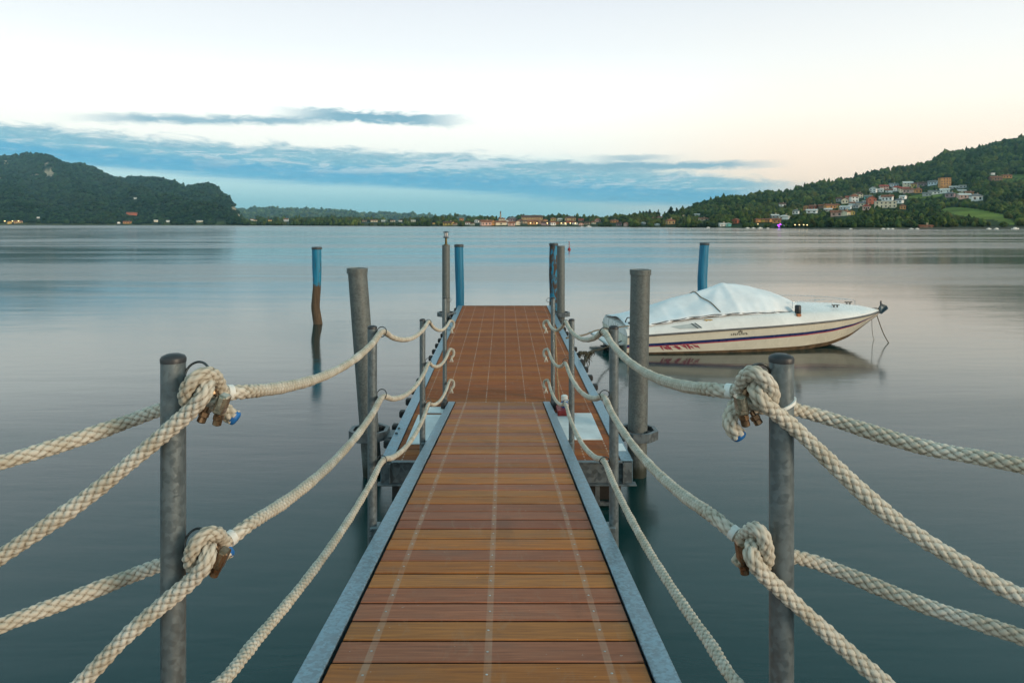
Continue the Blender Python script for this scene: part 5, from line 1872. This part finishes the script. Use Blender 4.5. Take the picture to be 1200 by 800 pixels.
def scatter(land, N, px0, px1, r0, r1, avoid, zfac=0.95, tmin=0.012, tpow=1.0, sub=1, dref=800.0, dpow=0.75):
    px = rng.uniform(px0, px1, N)
    t = tmin + (1.0 - tmin) * rng.uniform(0, 1, N) ** tpow
    X, D, z = land.point(px, t)
    py = HOR - (z - CAMZ) * F / D
    R = rng.uniform(r0, r1, N) * (0.75 + 0.5 * rng.uniform(0, 1, N) ** 2) * (D / dref) ** dpow
    keep = ~avoid(px, py)
    hp = R * 1.9 * F / D
    rp = R * F / D
    for (a0, a1, b0, b1, hd) in HR:
        hit = (px + rp > a0) & (px - rp < a1) & (py - hp < b1) & (py > b0 - 0.5) & (D < hd + 6)
        near = (np.abs(px - (a0 + a1) / 2) < (a1 - a0) / 2) & (np.abs(D - hd) < 9)
        keep &= ~(hit | near)
    px, X, D, z, R, py = px[keep], X[keep], D[keep], z[keep], R[keep], py[keep]
    Hs = R * zfac * rng.uniform(0.85, 1.35, len(R))
    tall = rng.uniform(0, 1, len(R)) < 0.13
    R = np.where(tall, R * 0.62, R)
    Hs = np.where(tall, Hs * 1.35, Hs)
    C = np.stack([X, D, z + Hs * 0.75], 1)
    patch = 0.5 + 0.5 * np.sin(X * 0.021 + 1.3) * np.cos(D * 0.017) + rng.uniform(-0.45, 0.45, len(R))
    idx = np.clip((patch * len(PAL)).astype(int), 0, len(PAL) - 1)
    return C, R, Hs, PAL[idx] * rng.uniform(0.75, 1.25, (len(R), 1))


none = lambda px, py: np.zeros(np.shape(px), bool)
c1 = scatter(hill, 30000, 737, 1480, 2.5, 4.3, lambda a, b_: in_meadow(a, b_, 1.02), tpow=0.9, dref=900, dpow=0.85)
crowns('hill_forest', *c1, 'stuff')
c2 = scatter(shore, 6500, 240, 772, 2.2, 3.8, none, tmin=0.02, tpow=1.2, dref=900)
crowns('shore_woodland', *c2, 'stuff')
c3 = scatter(mount, 42000, -150, 283, 5.5, 9.5, lambda a, b_: in_rock(a, b_, 1.0), 0.7, dref=3000, dpow=0.8)
c3 = (c3[0], c3[1], c3[2], c3[3] * np.array([0.34, 0.52, 0.95]))  # bluer tree tints: some of the distance haze is put into their colour
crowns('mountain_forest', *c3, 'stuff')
c4 = scatter(far, 5000, 264, 558, 9, 16, none, 0.7, dref=5000)
crowns('far_forest', *c4, 'stuff')


def tree(px, top, base_py, wpx, kind, label, land, group, name='tree'):
    X, D, z, t = land.locate(px, base_py)
    k = D / F
    H = (base_py - top) * k
    r = wpx * k / 2
    o = thing(name, label, 'tree', (X, D, z - 0.3), 0, group)
    b = MB()
    b.tube([(0, 0, 0), (0.1, 0, H * 0.35), (0, 0.1, H * 0.8)], [0.035 * H, 0.025 * H, 0.008 * H], 7)
    b.build('trunk', M['bark'], o)
    Cs, Rs, Hh, tt = [], [], [], []
    dark = np.array([0.022, 0.034, 0.020]) if kind in ('cypress', 'conifer') else PAL[rng.integers(0, len(PAL))]
    nb = 46 if kind != 'cypress' else 30
    for i in range(nb):
        u = rng.uniform(0, 1)
        if kind == 'cypress':
            zz = H * (0.08 + 0.9 * u)
            rad = r * (math.sin(PI * min(1, 0.15 + u * 0.85)) ** 0.7) * 0.55
            br = r * 0.5
        elif kind == 'conifer':
            zz = H * (0.12 + 0.86 * u)
            rad = r * (1 - u) * 0.85
            br = r * (0.16 + 0.24 * (1 - u))
        elif kind == 'umbrella':
            zz = H * (0.66 + 0.28 * u)
            rad = r * 0.85 * math.sqrt(rng.uniform(0, 1))
            br = r * 0.28
        else:
            zz = H * (0.25 + 0.70 * u)
            rad = r * (1 - (2 * u - 0.85) ** 2 * 0.75) * 0.75 * math.sqrt(rng.uniform(0.1, 1))
            br = r * rng.uniform(0.22, 0.36)
        a = rng.uniform(0, 2 * PI)
        Cs.append((rad * math.cos(a), rad * math.sin(a), zz))
        Rs.append(br)
        Hh.append(br * (1.5 if kind == 'cypress' else 0.8))
        tt.append(dark * rng.uniform(0.7, 1.3))
    co_ = crowns('crown', np.array(Cs), np.array(Rs), np.array(Hh), np.array(tt), None)
    co_.parent = o
    return o


SKY = [(737.5, 250, 2.2, 'cypress'), (742, 250, 2.6, 'cypress'), (746.5, 251, 2.2, 'cypress'), (750, 248.3, 2.6, 'cypress'), (753.7, 248.6, 2.6, 'cypress'), (761.5, 245.6, 5.5, 'conifer'), (768.5, 248.6, 3.2, 'conifer'), (771.6, 246.2, 1.8, 'cypress'),
       (779, 246.8, 4, 'conifer'), (786.5, 242.4, 8.5, 'conifer'), (793, 244.4, 2.8, 'cypress'), (799.5, 243, 6.5, 'broad')]
names = ['first', 'second', 'third', 'fourth', 'fifth']
cn = {'cypress': 0, 'conifer': 0, 'broad': 0}
tot_c = {'cypress': 7, 'conifer': 4}
for (px, top, w_, kd) in SKY:
    cn[kd] += 1
    q = cn[kd]
    lab = {'cypress': f'{(["leftmost"] + ORD[1:])[q - 1]} narrow dark cypress on the skyline left of the green hill', 'conifer': f'{(["leftmost"] + ORD[1:])[q - 1]} pointed conifer on the skyline left of the green hill',
           'broad': 'rounded tree on the skyline where the green hill begins'}[kd]
    ln = shore if px < 775 else hill
    tree(px, top - 0.8, 255.0, w_ * 1.35, kd, lab, ln, 'skyline trees', 'cypress_tree' if kd == 'cypress' else ('conifer_tree' if kd == 'conifer' else 'broadleaf_tree'))
TWN = [(522, 251.6, 3, 'conifer', 'dark pointed tree on the town skyline left of the bell tower'), (535, 250.8, 5.5, 'umbrella', 'flat-topped umbrella pine standing left of the bell tower'), (565, 252.6, 3.4, 'broad', 'small dark tree just left of the bell tower'),
       (608, 253.2, 5, 'broad', 'rounded dark tree between the mauve house and the large ochre building'), (640, 254.0, 6, 'broad', 'rounded dark tree just right of the large ochre building'), (660, 251.6, 2.6, 'cypress', 'dark slim tree left of the brown roofed ochre villa'),
       (676.5, 253.2, 2.6, 'cypress', 'dark slim tree right of the brown roofed ochre villa'), (698, 253.4, 7, 'broad', 'broad dark tree above the pink house right of the town'), (710.5, 253.4, 2.8, 'conifer', 'small pointed tree right of the broad dark town tree'), (721, 251.8, 3.6, 'conifer', 'pointed tree nearest to the cypress row')]
for (px, top, w_, kd, lab) in TWN:
    tree(px, top - 0.6, float(shore.ridge(px)) + 0.5, w_, kd, lab, shore, 'town trees', {'conifer': 'conifer_tree', 'umbrella': 'umbrella_pine', 'broad': 'broadleaf_tree', 'cypress': 'cypress_tree'}[kd])
SHR = [(937, 257.0, 9), (951, 255.5, 10), (962, 258, 8), (971, 257.5, 10), (984, 257, 10), (997, 258.5, 9), (1010, 260, 8), (1021, 259, 9), (1066, 258, 9), (1080, 256, 10), (1093, 252, 9), (1103, 253.5, 8), (1116, 256, 9), (1152, 260, 9), (1176, 259.5, 10)]
for i, (px, top, w_) in enumerate(SHR):
    q = 'leftmost' if i == 0 else ('rightmost' if i == len(SHR) - 1 else (ORD + ['thirteenth', 'fourteenth'])[i])
    lab = f'{q} rounded broadleaf tree' + (' from left' if i not in (0, len(SHR) - 1) else '') + ' along the shore below the hillside village'
    tree(px, top, 266.6, w_, 'broad', lab, hill, 'broadleaf trees on the shore below the hill', 'broadleaf_tree')
tree(1135.5, 250.2, 256.5, 5, 'conifer', 'dark pointed tree standing alone in the bright green meadow', hill, None, 'conifer_tree')
tree(1110, 178.6, 183.5, 3.4, 'broad', 'small tree breaking the hill ridge line above the orange block', hill, None, 'broadleaf_tree')

# ------------------------------------------------------------------ small craft, lamps and the purple light on the shore
def small_boat(px, wpx, label, land_d=None, hue='white'):
    D = float(shore_d(px)) - 6
    k = D / F
    L = wpx * k
    o = thing('moored_boat', label, 'boat', ((px - CX) * D / F, D, 0), random.uniform(-0.3, 0.3), 'white boats along the far shore')
    b = MB()
    st = [(-.5, .16, .1), (-.2, .19, .1), (.15, .17, .11), (.38, .09, .13), (.5, .01, .15)]
    vs, fs = [], []
    for (s, hb_, zt_) in st:
        vs += [(s * L, -hb_ * L, zt_ * L), (s * L, -hb_ * .7 * L, -0.15), (s * L, hb_ * .7 * L, -0.15), (s * L, hb_ * L, zt_ * L)]
    for i in range(4):
        for j in range(3):
            fs.append((i * 4 + j, (i + 1) * 4 + j, (i + 1) * 4 + j + 1, i * 4 + j + 1))
        fs.append((i * 4 + 3, (i + 1) * 4 + 3, (i + 1) * 4, i * 4))
    fs.append((0, 1, 2, 3))
    b.add(vs, fs)
    b.build('hull', wall_mat(C_['white']), o)
    b = MB()
    b.box((-0.05 * L, 0, 0.17 * L), (0.4 * L, 0.22 * L, 0.14 * L), bevel=0.03 * L)
    b.build('cabin', wall_mat(C_['white']), o)
    return o


BO = [(1035, 5), (1041, 4.5), (1046, 4.5), (1068, 5), (1075, 5), (1159, 6), (1168, 6.5), (1190, 9), (997, 4), (876, 5), (883, 4.5), (891, 6), (900, 4), (690, 6), (682, 3.5), (830, 4.5)]
xs = sorted(BO)
for i, (px, w_) in enumerate(xs):
    q = 'leftmost' if i == 0 else ('rightmost' if i == len(xs) - 1 else (ORD + ['thirteenth', 'fourteenth', 'fifteenth'])[i])
    small_boat(px, w_, f'{q} small white boat' + (' from left' if q not in ('leftmost', 'rightmost') else '') + ' moored along the far shore')


def emit(name, col, st):
    m, nt, b_ = newmat(name)
    b_.inputs['Base Color'].default_value = col + (1,)
    b_.inputs['Emission Color'].default_value = col + (1,)
    b_.inputs['Emission Strength'].default_value = st
    return m


LM = emit('lamp_lit', (1.0, 0.72, 0.30), 3.0)
lamp_px = [(7, 262.6), (16, 262.4), (23, 262.4), (621.5, 264.6), (629, 264.8), (641, 264.8), (657.5, 264.8), (662, 264.9), (668, 264.8), (674, 265), (795.5, 265.4), (799, 265.4), (808.5, 265.8), (886, 266), (929, 266.8), (934, 266.8), (939, 266.8), (943, 266.8)]
for i, (px, py) in enumerate(lamp_px):
    ln = mount if px < 30 else (shore if px < 740 else hill)
    X, D, z, t = ln.locate(px, py)
    zone = 'at the foot of the mountain' if px < 30 else ('on the town waterfront' if px < 740 else 'on the waterfront below the hill')
    loc_i = [q for q, _ in lamp_px if (q < 30) == (px < 30) and (q < 740) == (px < 740)].index(px)
    o = thing('street_lamp', f'{(["leftmost"] + ORD[1:])[loc_i]} lit yellow street lamp {"from left " if loc_i else ""}{zone}', 'street lamp', (X, D - 3, z), 0, 'lit lamps on the far shore')
    s = D / 700.0
    b = MB()
    b.tube([(0, 0, -1), (0, 0, 2.4 * s)], 0.08, 6)
    b.build('lamp_post', M['bracket_steel'], o)
    b = MB()
    b.lathe([(0.15 * s, 2.4 * s), (0.5 * s, 2.6 * s), (0.55 * s, 2.9 * s), (0.25 * s, 3.2 * s)], (0, 0, 0), 10)
    b.build('lamp_globe', LM, o)
X, D, z, t = hill.locate(914.5, 266.5)
kq = D / F
o = thing('festive_pavilion', 'small waterfront pavilion glowing purple under the hill', 'pavilion', (X, D, z))
PU = emit('purple_lit', (0.50, 0.07, 1.0), 2.2)
b = MB()
b.lathe([(2.2 * kq, 2.2 * kq), (1.4 * kq, 3.1 * kq), (0.3 * kq, 4.3 * kq)], (0, 0, 0), 10)
b.lathe([(1.1 * kq, 2.0 * kq), (0.8 * kq, 2.9 * kq), (0.2 * kq, 3.3 * kq)], (-2.2 * kq, 0.4, 0), 10)
b.build('canopy', PU, o)
b = MB()
for i in range(6):
    a = i * PI / 3
    b.tube([(1.9 * kq * math.cos(a), 1.9 * kq * math.sin(a), -0.5), (1.9 * kq * math.cos(a), 1.9 * kq * math.sin(a), 2.3 * kq)], 0.16 * kq, 6)
b.lathe([(0.9 * kq, -.5), (0.9 * kq, 1.4 * kq), (0.5 * kq, 1.5 * kq)], (0, 0, 0), 10)
b.build('columns', PU, o)
b = MB()
b.lathe([(1.8 * kq, 1.5 * kq), (1.7 * kq, 2.2 * kq), (0.3 * kq, 3.0 * kq)], (3.6 * kq, 0.5, 0), 10)
b.build('white_tent', wall_mat(C_['white']), o)
hm = bpy.data.materials.new('air')
hm.use_nodes = True
ht = hm.node_tree
for nd in list(ht.nodes):
    if nd.type == 'BSDF_PRINCIPLED':
        ht.nodes.remove(nd)
pv = ht.nodes.new('ShaderNodeVolumePrincipled')
pv.inputs['Color'].default_value = (0.45, 0.82, 1.0, 1)
pv.inputs['Density'].default_value = HAZE
pv.inputs['Anisotropy'].default_value = 0.0
ht.links.new(pv.outputs[0], [q for q in ht.nodes if q.type == 'OUTPUT_MATERIAL'][0].inputs['Volume'])
b = MB()
b.box((0, 6950, 206), (28200, 14800, 432))
tag(b.build('haze', hm), kind='stuff')
